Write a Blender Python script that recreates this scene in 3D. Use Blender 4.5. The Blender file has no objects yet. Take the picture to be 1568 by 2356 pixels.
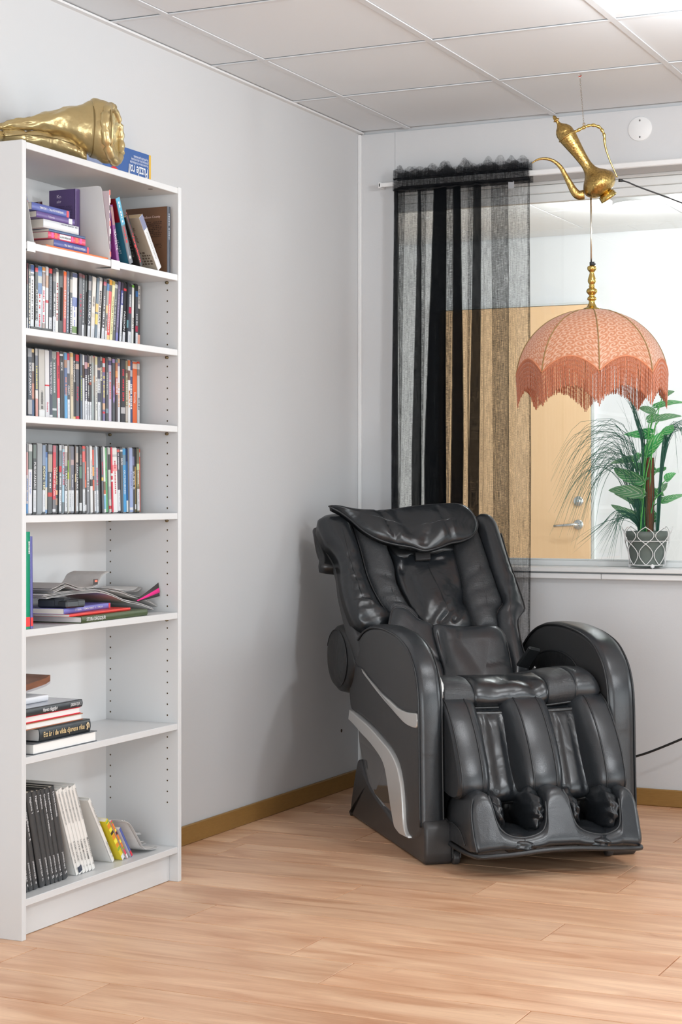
import bpy, math, random
from mathutils import Vector, Matrix, noise
R = random.Random(7)
sc = bpy.context.scene
COL = sc.collection
PI = math.pi
rad = math.radians

# ------------------------------------------------------------------ camera
F, CH, CX, HY = 4150., 1.1228, 784., 1140.        # focal length and horizon of the 1568x2356 frame
YAW = math.atan(1951 / F)
FW = Vector((-math.sin(YAW), math.cos(YAW), 0)); RT = Vector((math.cos(YAW), math.sin(YAW), 0))
CP = Vector((2.923, -6.392, CH))
cam = bpy.data.objects.new('camera', bpy.data.cameras.new('camera')); COL.objects.link(cam)
cam.location = CP; cam.rotation_euler = (PI / 2, 0, YAW)
cam.data.sensor_fit = 'HORIZONTAL'; cam.data.sensor_width = 36; cam.data.lens = 36 * F / 1568
cam.data.shift_y = -38 / 1568
cam.data.clip_end = 60
sc.camera = cam

# ------------------------------------------------------------------ light and exposure
sc.view_settings.view_transform = 'Standard'; sc.view_settings.look = 'None'
sc.view_settings.gamma = 1; sc.view_settings.use_curve_mapping = False
sc.view_settings.exposure = -0.36
sc.cycles.transparent_max_bounces = 32
w = bpy.data.worlds.new('world'); sc.world = w; w.use_nodes = True
w.node_tree.nodes['Background'].inputs[0].default_value = (0.92, 0.97, 1, 1)
w.node_tree.nodes['Background'].inputs[1].default_value = .75
def bulb(name, loc, radius, power, color=(.93, .97, 1)):
    l = bpy.data.lights.new(name, 'POINT'); l.shadow_soft_size = radius; l.energy = power; l.color = color
    o = bpy.data.objects.new(name, l); COL.objects.link(o); o.location = loc
    return o
def area_fill(name, loc, rot, sx, sy, power):         # unseen area light added as fill; no window is built behind it
    l = bpy.data.lights.new(name, 'AREA'); l.shape = 'RECTANGLE'; l.size = sx; l.size_y = sy; l.energy = power; l.color = (.88, .955, 1)
    o = bpy.data.objects.new(name, l); COL.objects.link(o); o.location = loc; o.rotation_euler = rot
area_fill('area_fill', (6.4, -4.2, 1.15), (PI / 2, 0, PI / 2), 3.2, 2.1, 105)  # fill added out of view on the right to brighten the room
area_fill('area_fill', (2.2, -8.0, 1.15), (PI / 2, 0, 0), 3.0, 2.1, 165)  # fill added out of view behind the camera
area_fill('next_room_fill', (5.6, 1.6, 1.3), (PI / 2, 0, PI / 2), 2.2, 2.0, 230)  # fill added in the next room to even out its far wall
bulb('ceiling_lamp_or_fill_light', (1.80, -1.50, 2.40), .09, 25)
bulb('ceiling_lamp_or_fill_light', (3.5, -2.7, 2.38), .09, 100)  # added unseen fill light, evens the lower left wall
bulb('next_room_lamp_light', (.563, 1.925, 2.42), .07, 38)
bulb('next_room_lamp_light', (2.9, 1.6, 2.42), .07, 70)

# ------------------------------------------------------------------ pixel of the photograph -> point in the room
def ray(px, py):
    return FW + RT * ((px - CX) / F) + Vector((0, 0, -(py - HY) / F))
def at(px, py, ax, val):
    d = ray(px, py); t = (val - CP[ax]) / d[ax]
    return CP + d * t
def at_x(px, py, x): return at(px, py, 0, x)
def at_y(px, py, y): return at(px, py, 1, y)
def at_z(px, py, z): return at(px, py, 2, z)

# ------------------------------------------------------------------ materials
MATS = {}
def mat(name, color, rough=.5, metal=0., bump=None, spec=.5, coat=0., noise_col=None, emit=None, sheen=0., alpha=None):
    """bump=(scale,strength[,stretch]); noise_col=(scale,color2,stretch)"""
    if name in MATS: return MATS[name]
    m = bpy.data.materials.new(name); m.use_nodes = True; MATS[name] = m
    nt = m.node_tree; N = nt.nodes; L = nt.links; b = N['Principled BSDF']
    c = tuple(color) + (1,)
    b.inputs['Base Color'].default_value = c; b.inputs['Roughness'].default_value = rough
    b.inputs['Metallic'].default_value = metal; b.inputs['Specular IOR Level'].default_value = spec
    b.inputs['Coat Weight'].default_value = coat; b.inputs['Coat Roughness'].default_value = .08
    if sheen: b.inputs['Sheen Weight'].default_value = sheen
    if emit:
        b.inputs['Emission Color'].default_value = tuple(emit[0]) + (1,); b.inputs['Emission Strength'].default_value = emit[1]
    def noise_node(scale, stretch, detail=4):
        tc = N.new('ShaderNodeTexCoord'); mp = N.new('ShaderNodeMapping'); nz = N.new('ShaderNodeTexNoise')
        mp.inputs['Scale'].default_value = stretch; nz.inputs['Scale'].default_value = scale; nz.inputs['Detail'].default_value = detail
        L.new(tc.outputs['Object'], mp.inputs['Vector']); L.new(mp.outputs[0], nz.inputs['Vector']); return nz
    if noise_col:
        nz = noise_node(noise_col[0], noise_col[2] if len(noise_col) > 2 else (1, 1, 1))
        mx = N.new('ShaderNodeMix'); mx.data_type = 'RGBA'
        mx.inputs[6].default_value = c; mx.inputs[7].default_value = tuple(noise_col[1]) + (1,)
        L.new(nz.outputs['Fac'], mx.inputs[0]); L.new(mx.outputs[2], b.inputs['Base Color'])
    if bump:
        prev = None
        bl = bump if isinstance(bump, list) else [bump]
        for bb in bl:
            nz = noise_node(bb[0], bb[2] if len(bb) > 2 else (1, 1, 1))
            bm_ = N.new('ShaderNodeBump'); bm_.inputs['Strength'].default_value = bb[1]; bm_.inputs['Distance'].default_value = bb[3] if len(bb) > 3 else .01
            L.new(nz.outputs['Fac'], bm_.inputs['Height'])
            if prev: L.new(prev.outputs[0], bm_.inputs['Normal'])
            prev = bm_
        L.new(prev.outputs[0], b.inputs['Normal'])
    return m
def cmat(color, rough=.45):                      # printed / plain colour, cached by value
    return mat('print_%02x%02x%02x_%d' % (*[int(max(0, min(1, v)) * 255) for v in color], int(rough * 100)), color, rough)
def s2l(r, g, b):
    f = lambda v: ((v / 255 + .055) / 1.055) ** 2.4 if v > 10 else v / 255 / 12.92
    return (f(r), f(g), f(b))

# ------------------------------------------------------------------ mesh helpers
class MB:
    def __init__(s): s.v = []; s.f = []; s.mi = []; s.sm = []
    def add(s, verts, faces, mi=0, smooth=True):
        o = len(s.v); s.v += [tuple(p) for p in verts]
        for f in faces: s.f.append(tuple(i + o for i in f)); s.mi.append(mi); s.sm.append(smooth)
    def box(s, a, b, mi=0, M=None, bev=0.):
        x0, y0, z0 = a; x1, y1, z1 = b
        if bev <= 0:
            P = [Vector(p) for p in ((x0, y0, z0), (x1, y0, z0), (x1, y1, z0), (x0, y1, z0), (x0, y0, z1), (x1, y0, z1), (x1, y1, z1), (x0, y1, z1))]
            if M: P = [M @ p for p in P]
            s.add(P, [(0, 3, 2, 1), (4, 5, 6, 7), (0, 1, 5, 4), (1, 2, 6, 5), (2, 3, 7, 6), (3, 0, 4, 7)], mi, False)
        else:
            bm = min(bev, abs(x1 - x0) / 2.01, abs(y1 - y0) / 2.01, abs(z1 - z0) / 2.01)
            # chamfered box: 24 vertices
            vs = []; ix = {}
            for i, x in enumerate((x0, x1)):
                for j, y in enumerate((y0, y1)):
                    for k, z in enumerate((z0, z1)):
                        sx, sy, sz = (1 - 2 * i) * bm, (1 - 2 * j) * bm, (1 - 2 * k) * bm
                        for ax, p in enumerate(((x, y + sy, z + sz), (x + sx, y, z + sz), (x + sx, y + sy, z))):
                            ix[(i, j, k, ax)] = len(vs); vs.append(Vector(p))
            if M: vs = [M @ p for p in vs]
            fs = []
            g = lambda i, j, k, a: ix[(i, j, k, a)]
            for i in (0, 1):
                q = [g(i, 0, 0, 0), g(i, 1, 0, 0), g(i, 1, 1, 0), g(i, 0, 1, 0)]; fs.append(q if i else q[::-1])
                q = [g(0, i, 0, 1), g(0, i, 1, 1), g(1, i, 1, 1), g(1, i, 0, 1)]; fs.append(q if i else q[::-1])
                q = [g(0, 0, i, 2), g(1, 0, i, 2), g(1, 1, i, 2), g(0, 1, i, 2)]; fs.append(q if i else q[::-1])
            for j in (0, 1):
                for k in (0, 1):
                    q = [g(0, j, k, 1), g(1, j, k, 1), g(1, j, k, 2), g(0, j, k, 2)]; fs.append(q if (j ^ k) else q[::-1])
                    q = [g(j, 0, k, 0), g(j, 1, k, 0), g(j, 1, k, 2), g(j, 0, k, 2)]; fs.append(q[::-1] if (j ^ k) else q)
                    q = [g(j, k, 0, 0), g(j, k, 1, 0), g(j, k, 1, 1), g(j, k, 0, 1)]; fs.append(q if (j ^ k) else q[::-1])
            for i in (0, 1):
                for j in (0, 1):
                    for k in (0, 1):
                        q = [g(i, j, k, 0), g(i, j, k, 1), g(i, j, k, 2)]; fs.append(q if (i ^ j ^ k) else q[::-1])
            s.add(vs, fs, mi, False)
        return s
    def tube(s, path, r, seg=8, closed=False, mi=0, cap=True, flat=None):
        P = [Vector(p) for p in path]; n = len(P)
        rr = r if isinstance(r, (list, tuple)) else [r] * n
        T = []
        for i in range(n):
            a = P[(i - 1) % n] if (closed or i > 0) else P[i]; b = P[(i + 1) % n] if (closed or i < n - 1) else P[i]
            t = (b - a); T.append(t.normalized() if t.length > 1e-9 else Vector((0, 0, 1)))
        up = Vector((0, 0, 1)) if abs(T[0].z) < .9 else Vector((1, 0, 0))
        nrm = (up - T[0] * up.dot(T[0])).normalized()
        vs = []
        for i in range(n):
            nrm = (nrm - T[i] * nrm.dot(T[i])).normalized(); bn = T[i].cross(nrm)
            for k in range(seg):
                a = 2 * PI * k / seg
                vs.append(P[i] + nrm * (math.cos(a) * rr[i]) + bn * (math.sin(a) * rr[i] * (flat or 1)))
        fs = []
        m = n if closed else n - 1
        for i in range(m):
            for k in range(seg):
                k2 = (k + 1) % seg; i2 = (i + 1) % n
                fs.append((i * seg + k, i * seg + k2, i2 * seg + k2, i2 * seg + k))
        if cap and not closed:
            fs.append(tuple(range(seg))[::-1]); fs.append(tuple((n - 1) * seg + k for k in range(seg)))
        s.add(vs, fs, mi, True); return s
    def loft(s, loops, cap0=True, cap1=True, closed=True, mi=0, capsmooth=False):
        m = len(loops[0]); vs = [p for l in loops for p in l]; fs = []
        for i in range(len(loops) - 1):
            for k in range(m if closed else m - 1):
                k2 = (k + 1) % m
                fs.append((i * m + k, i * m + k2, (i + 1) * m + k2, (i + 1) * m + k))
        s.add(vs, fs, mi, True)
        if closed and cap0: s.add(loops[0], [tuple(range(m))[::-1]], mi, capsmooth)
        if closed and cap1: s.add(loops[-1], [tuple(range(m))], mi, capsmooth)
        return s
    def lathe(s, prof, seg=24, M=None, mi=0, cap=True):
        loops = []
        for r, z in prof:
            l = [Vector((r * math.cos(2 * PI * k / seg), r * math.sin(2 * PI * k / seg), z)) for k in range(seg)]
            if M: l = [M @ p for p in l]
            loops.append(l)
        return s.loft(loops, cap, cap, mi=mi)
    def build(s, name, mats, parent=None, sub=0, weld=False):
        me = bpy.data.meshes.new(name); me.from_pydata(s.v, [], s.f)
        if not isinstance(mats, (list, tuple)): mats = [mats]
        for m in mats: me.materials.append(m)
        me.polygons.foreach_set('material_index', s.mi); me.polygons.foreach_set('use_smooth', s.sm)
        me.validate(); me.update()
        o = bpy.data.objects.new(name, me); COL.objects.link(o)
        if parent: o.parent = parent
        if sub:
            md = o.modifiers.new('sub', 'SUBSURF'); md.levels = sub; md.render_levels = sub
        return o
def fixn(o):
    import bmesh
    bm = bmesh.new(); bm.from_mesh(o.data); bmesh.ops.remove_doubles(bm, verts=bm.verts, dist=1e-5)
    bmesh.ops.recalc_face_normals(bm, faces=bm.faces); bm.to_mesh(o.data); bm.free(); return o
def empty(name, loc=(0, 0, 0), rz=0.):
    o = bpy.data.objects.new(name, None); COL.objects.link(o); o.location = loc; o.rotation_euler = (0, 0, rz); o.empty_display_size = .1
    return o
def tag(o, label=None, cat=None, group=None, kind=None):
    if label: o['label'] = label
    if cat: o['category'] = cat
    if group: o['group'] = group
    if kind: o['kind'] = kind
    return o
def thing(name, label, cat, loc=(0, 0, 0), rz=0., group=None):
    return tag(empty(name, loc, rz), label, cat, group)
def struct(o): return tag(o, kind='structure')
def cr(pts, n, closed=False):                     # Catmull-Rom resample to n points, even in arc length
    P = [Vector(p) for p in pts]; m = len(P); out = []
    segs = m if closed else m - 1
    for i in range(segs):
        p1, p2 = P[i], P[(i + 1) % m]
        p0 = P[i - 1] if (i > 0 or closed) else p1 * 2 - p2
        p3 = P[(i + 2) % m] if (closed or i + 2 < m) else p2 * 2 - p1
        for k in range(10):
            t = k / 10
            out.append(.5 * ((2 * p1) + (p2 - p0) * t + (2 * p0 - 5 * p1 + 4 * p2 - p3) * t * t + (3 * p1 - p0 - 3 * p2 + p3) * t ** 3))
    if not closed: out.append(P[-1])
    else: out.append(out[0].copy())
    d = [0]
    for a, b in zip(out, out[1:]): d.append(d[-1] + (b - a).length)
    res = []; tot = d[-1]; j = 0
    cnt = n if closed else n - 1
    for i in range(n):
        t = tot * i / cnt
        while j < len(d) - 2 and d[j + 1] < t: j += 1
        f = (t - d[j]) / max(1e-9, d[j + 1] - d[j]); res.append(out[j].lerp(out[j + 1], f))
    return res
def ccw(pts):
    a = sum(p[0] * q[1] - q[0] * p[1] for p, q in zip(pts, pts[1:] + pts[:1]))
    return pts if a > 0 else pts[::-1]
def inset(pts, d):
    n = len(pts); out = []
    for i in range(n):
        t = (pts[(i + 1) % n] - pts[i - 1]); t = t.normalized() if t.length > 1e-9 else Vector((1, 0))
        out.append(pts[i] + Vector((-t.y, t.x)) * d)
    return out
def slab(mb, outline, fn, d0, d1, r, seg=4, mi=0, dome=0., r0=None):
    """solid with a given outline, rounded edges; fn(a,b,depth) -> point"""
    O = ccw([Vector((p[0], p[1])) for p in outline])
    sg = 1 if d1 > d0 else -1
    r0 = r if r0 is None else r0
    an = [PI / 2 * k / seg for k in range(seg + 1)]
    l0 = [[fn(p.x, p.y, d0 + sg * r0 * (1 - math.cos(a))) for p in inset(O, r0 * (1 - math.sin(a)))] for a in an]
    l1 = [[fn(p.x, p.y, d1 - sg * r * (1 - math.sin(a))) for p in inset(O, r * (1 - math.cos(a)))] for a in an]
    mb.loft(l0 + l1, mi=mi)
    return mb
def seg_closest(p, segs):
    best = None
    for a, b in zip(segs, segs[1:]) if len(segs) > 1 else [(segs[0], segs[0])]:
        ab = b - a; t = 0 if ab.length < 1e-9 else max(0, min(1, (p - a).dot(ab) / ab.length_squared)); q = a + ab * t
        if best is None or (p - q).length < (p - best).length: best = q
    return best
def pad(outline, fn, h, n0=0., back=.0, spine=None, npts=72, rings=9, pw=2.6, creases=(), wr=0., wscale=9., seed=0, mi=0, mb=None, drop=None):
    """inflated cushion over an outline in (u,v); fn(u,v,n) -> point. creases: (p0,p1,depth,width)"""
    O = ccw(cr([Vector((p[0], p[1], 0)) for p in outline], npts, True)); O = [Vector((p.x, p.y)) for p in O]
    if spine is None: spine = [sum(O, Vector((0, 0))) / len(O)]
    S = [Vector(p) for p in spine]
    tgt = [seg_closest(p, S) for p in O]
    cs = [([Vector(q) for q in c[0]], c[1], c[2]) for c in creases]
    loops = []
    if back: loops.append([fn(q.x, q.y, n0 - back) for p, q in zip(O, [p.lerp(t, .05) for p, t in zip(O, tgt)])])
    for j in range(rings + 1):
        rr = math.cos(PI / 2 * j / rings) if j < rings else 0.0
        rr = max(rr, .015)
        l = []
        for p, t in zip(O, tgt):
            q = t.lerp(p, rr); z = h * (1 - rr ** pw) ** (1 / 2.0)
            e = min(1, (1 - rr) * 5)
            for c, dp, wd in cs:
                d = (q - seg_closest(q, c)).length; z -= dp * math.exp(-(d / wd) ** 2) * e
            if wr: z += wr * e * noise.noise(Vector((q.x * wscale, q.y * wscale * .6, seed)))
            if drop: z += drop(q.x, q.y)
            l.append(fn(q.x, q.y, n0 + z))
        loops.append(l)
    mb = mb or MB(); mb.loft(loops, cap0=bool(back), cap1=True, capsmooth=True, mi=mi); return mb
TEXTS = []
def text(s, size, M, m, parent, name='lettering', align='LEFT', width=None, shear=0., italic=False):
    cu = bpy.data.curves.new(name, 'FONT'); cu.body = s; cu.size = size; cu.align_x = align; cu.align_y = 'CENTER'; cu.resolution_u = 2
    cu.shear = shear; cu.offset = size * .012
    o = bpy.data.objects.new('text_tmp', cu); COL.objects.link(o); TEXTS.append((o, M, m, parent, name, width)); return o
def flush_texts():
    bpy.context.view_layer.update(); dg = bpy.context.evaluated_depsgraph_get()
    for o, M, m, parent, name, width in TEXTS:
        me = bpy.data.meshes.new_from_object(o.evaluated_get(dg)); me.name = name
        if not me.vertices: continue
        if width:
            xs = [v.co.x for v in me.vertices]; k = width / max(1e-6, max(xs) - min(xs)); me.transform(Matrix.Diagonal((k, 1, 1, 1)))
        me.transform(M); me.materials.clear(); me.materials.append(m)
        q = bpy.data.objects.new(name, me); COL.objects.link(q); q.parent = parent
    for o, *_ in TEXTS: bpy.data.objects.remove(o)
    TEXTS.clear()
def axes(o, x, y, z): return Matrix(((x[0], y[0], z[0], o[0]), (x[1], y[1], z[1], o[1]), (x[2], y[2], z[2], o[2]), (0, 0, 0, 1)))
X3, Y3, Z3 = Vector((1, 0, 0)), Vector((0, 1, 0)), Vector((0, 0, 1))
def marks(mb, M, length, height, n, mi=0, seed=0, rows=1):
    """a line of tiny print, too small to read, as bars on the plane of M (x along the line)"""
    q = random.Random(seed)
    for r in range(rows):
        x = 0.; y0 = -r * height * 1.5
        while x < length:
            wd = length / n * q.uniform(.35, .95)
            if q.random() > .12:
                hh = height * q.uniform(.7, 1)
                mb.add([M @ Vector(p) for p in ((x, y0 - hh / 2, 0), (x + wd * .7, y0 - hh / 2, 0), (x + wd * .7, y0 + hh / 2, 0), (x, y0 + hh / 2, 0))], [(0, 1, 2, 3)], mi, False)
            x += wd
# ================================================================== the room
M_WALL = mat('wall_paint', (.61, .615, .625), .75, bump=(140, .12, (1, 1, 1), .002))
M_CEIL = mat('ceiling_tile_white', (.77, .805, .835), .85)
M_GRID = mat('ceiling_grid_white', (.70, .72, .74), .5)
M_DARK = mat('dark_gap', (.02, .02, .02), .9)
M_WHITE = mat('white_lacquer', (.645, .65, .655), .35)
M_TRIM = mat('white_trim', (.78, .78, .78), .45)
M_BASE = mat('oak_stained_baseboard', (.34, .19, .055), .42, noise_col=(26, (.24, .125, .03), (1.2, 1.2, 9)), bump=(60, .15, (.2, .2, 4), .002))

def wood_floor():
    m = mat('laminate_floor', (.5, .3, .2), .36); nt = m.node_tree; N = nt.nodes; L = nt.links; b = N['Principled BSDF']
    tc = N.new('ShaderNodeTexCoord'); oi = N.new('ShaderNodeObjectInfo')
    ad = N.new('ShaderNodeVectorMath'); ad.operation = 'ADD'
    sc_ = N.new('ShaderNodeVectorMath'); sc_.operation = 'SCALE'; sc_.inputs[0].default_value = (37, 11, 5)
    L.new(oi.outputs['Random'], sc_.inputs['Scale']); L.new(tc.outputs['Object'], ad.inputs[0]); L.new(sc_.outputs[0], ad.inputs[1])
    def nz(scale, st, det, dist=0):
        mp = N.new('ShaderNodeMapping'); mp.inputs['Scale'].default_value = st
        n = N.new('ShaderNodeTexNoise'); n.inputs['Scale'].default_value = scale; n.inputs['Detail'].default_value = det; n.inputs['Distortion'].default_value = dist
        L.new(ad.outputs[0], mp.inputs[0]); L.new(mp.outputs[0], n.inputs['Vector']); return n
    a = nz(4.2, (.55, 3.4, 1), 5, 1.1); c = nz(30, (.12, 6, 1), 4, .3); d = nz(1.3, (.8, 2.2, 1), 2, .3); e = nz(5, (1, 3.0, 1), 3, 1.5)
    r1 = N.new('ShaderNodeValToRGB'); L.new(a.outputs['Fac'], r1.inputs[0])
    cr_ = r1.color_ramp; cr_.elements[0].position = .3; cr_.elements[0].color = (*s2l(207, 156, 120), 1); cr_.elements[1].position = .68; cr_.elements[1].color = (*s2l(240, 201, 166), 1)
    m1 = N.new('ShaderNodeMix'); m1.data_type = 'RGBA'; m1.blend_type = 'MULTIPLY'; m1.inputs[0].default_value = .3
    r2 = N.new('ShaderNodeValToRGB'); r2.color_ramp.elements[0].position = .35; r2.color_ramp.elements[0].color = (.72, .65, .6, 1); r2.color_ramp.elements[1].position = .6; r2.color_ramp.elements[1].color = (1, 1, 1, 1)
    L.new(c.outputs['Fac'], r2.inputs[0]); L.new(r1.outputs[0], m1.inputs[6]); L.new(r2.outputs[0], m1.inputs[7])
    m2 = N.new('ShaderNodeMix'); m2.data_type = 'RGBA'; m2.blend_type = 'MULTIPLY'; m2.inputs[0].default_value = .7
    r3 = N.new('ShaderNodeValToRGB'); r3.color_ramp.elements[0].position = .3; r3.color_ramp.elements[0].color = (.86, .78, .72, 1); r3.color_ramp.elements[1].position = .65; r3.color_ramp.elements[1].color = (1.0, 1.0, 1.0, 1)
    L.new(d.outputs['Fac'], r3.inputs[0]); L.new(m1.outputs[2], m2.inputs[6]); L.new(r3.outputs[0], m2.inputs[7])
    m3 = N.new('ShaderNodeMix'); m3.data_type = 'RGBA'; m3.blend_type = 'MULTIPLY'
    r4 = N.new('ShaderNodeValToRGB'); r4.color_ramp.elements[0].position = .68; r4.color_ramp.elements[0].color = (0, 0, 0, 1); r4.color_ramp.elements[1].position = .8; r4.color_ramp.elements[1].color = (.55, .55, .55, 1)
    L.new(e.outputs['Fac'], r4.inputs[0]); L.new(r4.outputs[0], m3.inputs[0]); L.new(m2.outputs[2], m3.inputs[6]); m3.inputs[7].default_value = (.62, .5, .42, 1)
    hs = N.new('ShaderNodeHueSaturation'); L.new(m3.outputs[2], hs.inputs['Color'])
    mr = N.new('ShaderNodeMapRange'); mr.inputs[3].default_value = .93; mr.inputs[4].default_value = 1.06
    L.new(oi.outputs['Random'], mr.inputs[0]); L.new(mr.outputs[0], hs.inputs['Value'])
    L.new(hs.outputs[0], b.inputs['Base Color'])
    bp = N.new('ShaderNodeBump'); bp.inputs['Strength'].default_value = .12; bp.inputs['Distance'].default_value = .002
    L.new(c.outputs['Fac'], bp.inputs['Height']); L.new(bp.outputs[0], b.inputs['Normal'])
    return m
M_FLOOR = wood_floor()
floor = struct(MB().box((-.1, -8, -.06), (7, .0, -.004)).build('floor', M_FLOOR))
PL = {}
def plank(x0, x1, y0, y1):
    ln = round(x1 - x0, 3); g = .0016
    if ln not in PL:
        o = MB().box((g, g, -.02), (ln - g, .2 - g, 0), bev=.0006).build('plank', M_FLOOR, floor); PL[ln] = o.data
    else:
        o = bpy.data.objects.new('plank', PL[ln]); COL.objects.link(o); o.parent = floor
    o.location = (x0, y0, 0)
LP = 1.29
JOINT = {0: 1.24, 3: .123, 5: .465, 6: 1.403, 7: .17, 8: 1.102, 9: .768, 10: 1.442, 11: .51, 12: .934, 15: .676}
for k in range(24):
    y1 = -.06 - .2 * (k - 1) if k else 0
    y1 = .14 - .2 * k; y0 = y1 - .2
    if y1 > 0.0: y1 = 0
    j = JOINT.get(k, R.uniform(.2, 1.3)); x = j
    while x > 0: x -= LP
    while x < 3.6:
        a, b = max(0, x), min(4, x + LP)
        if b - a > .02:
            if k == 0:
                o = MB().box((.0009, .0009, -.02), (b - a - .0009, .0591, 0), bev=.0006).build('plank', M_FLOOR, floor); o.location = (a, -.06, 0)
            else: plank(a, b, y0, y1)
        x += LP

struct(MB().box((-.12, -8, -.06), (0, .14, 2.9)).build('wall_left', M_WALL))
XL, ZS, ZT = .1495, .862, 2.312           # window opening
wb = MB()
wb.box((-.12, 0, -.06), (.1475, .022, 2.526)); wb.box((-.12, .022, -.06), (.055, .14, 2.526)); wb.box((.1487, 0, ZT), (1.33, .14, 2.526)); wb.box((1.331, 0, ZT), (4.2, .14, 2.526))
wb.box((.1487, 0, -.06), (4.2, .14, ZS - .02)); wb.box((-.12, .01, 2.4), (4.2, .14, 2.9)); wb.box((.14, .003, 2.3125), (.149, .13, 2.52)); wb.box((.05, .022, -.06), (.149, .13, ZS - .021)); wb.box((.05, .022, ZT), (.149, .13, 2.52))
wall_back = struct(wb.build('wall_back', M_WALL))
hole = MB().lathe([(.007, 0), (.006, .0012), (.001, .0014)], 12, Matrix.Translation(at_x(785, 1681, 0)) @ Matrix.Rotation(PI / 2, 4, 'Y')).build('wall_plug', mat('brown_plug', (.06, .03, .015), .6), bpy.data.objects['wall_left'])
struct(MB().box((0, -.022, 0.0), (.0115, 0, 2.524), bev=.002).build('trim_1', M_TRIM))
struct(MB().box((0, -8, 0), (.012, -.0, .062), bev=.003).build('baseboard_left', M_BASE))
struct(MB().box((.012, -.012, 0), (4.2, 0, .062), bev=.003).build('baseboard_back', M_BASE))
# ceiling: tiles laid in a metal grid, dark void above
ceil = struct(MB().box((-.1, -8, 2.62), (7, .2, 2.7)).build('ceiling', M_DARK))
XS = [0.004, .204, .79, 1.376, 1.962, 2.55, 3.14, 3.72, 4.3]; YS = [-.004, -.012 - .592 * 1, -.012 - .592 * 2 - .004, -1.812, -2.41, -3.0, -3.6, -4.2, -4.8, -5.4, -6.0, -6.6, -7.2]
TILE = {}
for i in range(len(XS) - 1):
    for j in range(len(YS) - 1):
        sx, sy = round(XS[i + 1] - XS[i], 3), round(YS[j] - YS[j + 1], 3)
        if (sx, sy) not in TILE:
            o = MB().box((.0035, .0035, 0), (sx - .0035, sy - .0118, .02), bev=.001).build('ceiling_tile', M_CEIL, ceil); TILE[(sx, sy)] = o.data
        else:
            o = bpy.data.objects.new('ceiling_tile', TILE[(sx, sy)]); COL.objects.link(o); o.parent = ceil
        o.location = (XS[i], YS[j + 1], 2.537 + R.uniform(0, .0008))
for i, x in enumerate(XS[1:]): MB().box((x - .011, -7.2, 2.533), (x + .011, -.004, 2.5362)).build('grid_bar', M_GRID, ceil)
for j, y in enumerate(YS[1:]):
    for i in range(len(XS) - 1):
        MB().box((XS[i] + (.0115 if i else 0), y - .0095, 2.5332), (XS[i + 1] - .0115, y + .0095, 2.5362)).build('cross_bar', M_GRID, ceil)
MB().box((0, -7.2, 2.5275), (.018, -.0, 2.534)).build('edge_angle', M_TRIM, ceil)
# window
win = struct(empty('window_1', (0, 0, 0)))
M_FRAME = mat('window_frame_white', (.76, .78, .775), .4)
M_SILL = mat('window_sill_white', (.74, .745, .74), .4)
XR = 3.2
MB().box((XL + .0005, -.045, .842), (XR, .14, .8575), bev=.002).build('window_sill', M_SILL, win)
def framebar(a, b, name='frame_bar', m=M_FRAME): return MB().box(a, b, bev=.002).build(name, m, win)
framebar((.056, .125, .8575), (XR, .16, .878)); framebar((.056, .135, .8782), (XR, .16, .884))
framebar((.056, .11, ZT - .012), (XR, .16, ZT - .0)); framebar((.056, .118, 2.268), (XR, .16, 2.299)); framebar((.056, .13, 2.236), (XR, .16, 2.2678))
framebar((.055, .12, .88), (.075, .16, 2.3)); framebar((XR - .03, .12, .88), (XR, .16, 2.3))
def glass():
    m = bpy.data.materials.new('window_glass'); m.use_nodes = True; nt = m.node_tree; N = nt.nodes; L = nt.links
    for n in list(N): N.remove(n)
    o = N.new('ShaderNodeOutputMaterial'); t = N.new('ShaderNodeBsdfTransparent'); t.inputs[0].default_value = (.965, .98, .972, 1)
    g = N.new('ShaderNodeBsdfGlossy'); g.inputs['Roughness'].default_value = 0.0; fr = N.new('ShaderNodeFresnel'); fr.inputs[0].default_value = 1.45
    mx = N.new('ShaderNodeMixShader'); L.new(fr.outputs[0], mx.inputs[0]); L.new(t.outputs[0], mx.inputs[1]); L.new(g.outputs[0], mx.inputs[2]); L.new(mx.outputs[0], o.inputs[0]); return m
MB().box((.065, .145, .88), (XR - .02, .149, 2.25)).build('pane', glass(), win)
# channel under the sill
tr2 = struct(MB().box((XL - .03, -.032, .8165), (.9795, -.0, .8365), bev=.002).build('trim_2', M_TRIM))
MB().box((.981, -.032, .8165), (4.2, -.0, .8365), bev=.002).build('channel_cover', M_TRIM, tr2)
# next room, seen through the window
M_FAR = mat('next_room_white', (.78, .78, .785), .8)
struct(MB().box((-3, 2.98, -.06), (6, 3.1, 2.9)).build('wall_far', M_FAR))
struct(MB().box((-3.1, .14, -.06), (-3, 3.1, 2.9)).build('wall_next_left', M_FAR))
struct(MB().box((-3, .14, -.06), (6, 2.98, 0)).build('floor', mat('next_room_floor', (.5, .38, .28), .5)))
c2 = struct(MB().box((-3, .16, 2.56), (6, 3.0, 2.66)).build('ceiling', M_DARK))
for i in range(14):
    for j in range(5):
        if j == 4: continue
        x0 = -2.97 + .6 * i; y0 = .17 + .6 * (j) + .19
        o = MB().box((x0 + .003, y0 + .003, 2.533), (x0 + .597, y0 + .597, 2.56), bev=.001).build('ceiling_tile', M_FAR, c2)
MB().box((-3, .15, 2.533), (6, .358, 2.56)).build('ceiling_border', M_FAR, c2)
MB().box((-3, 2.76, 2.533), (.27, 2.972, 2.56)).build('ceiling_border', M_FAR, c2)
MB().box((.272, 2.76, 2.533), (6, 2.98, 2.56)).build('ceiling_border', M_FAR, c2)
dr = struct(empty('door_1', (0, 2.98, 0)))
M_DOOR = mat('door_veneer', s2l(246, 208, 164), .45, noise_col=(9, s2l(240, 198, 152), (12, 1, .5)))
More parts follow.
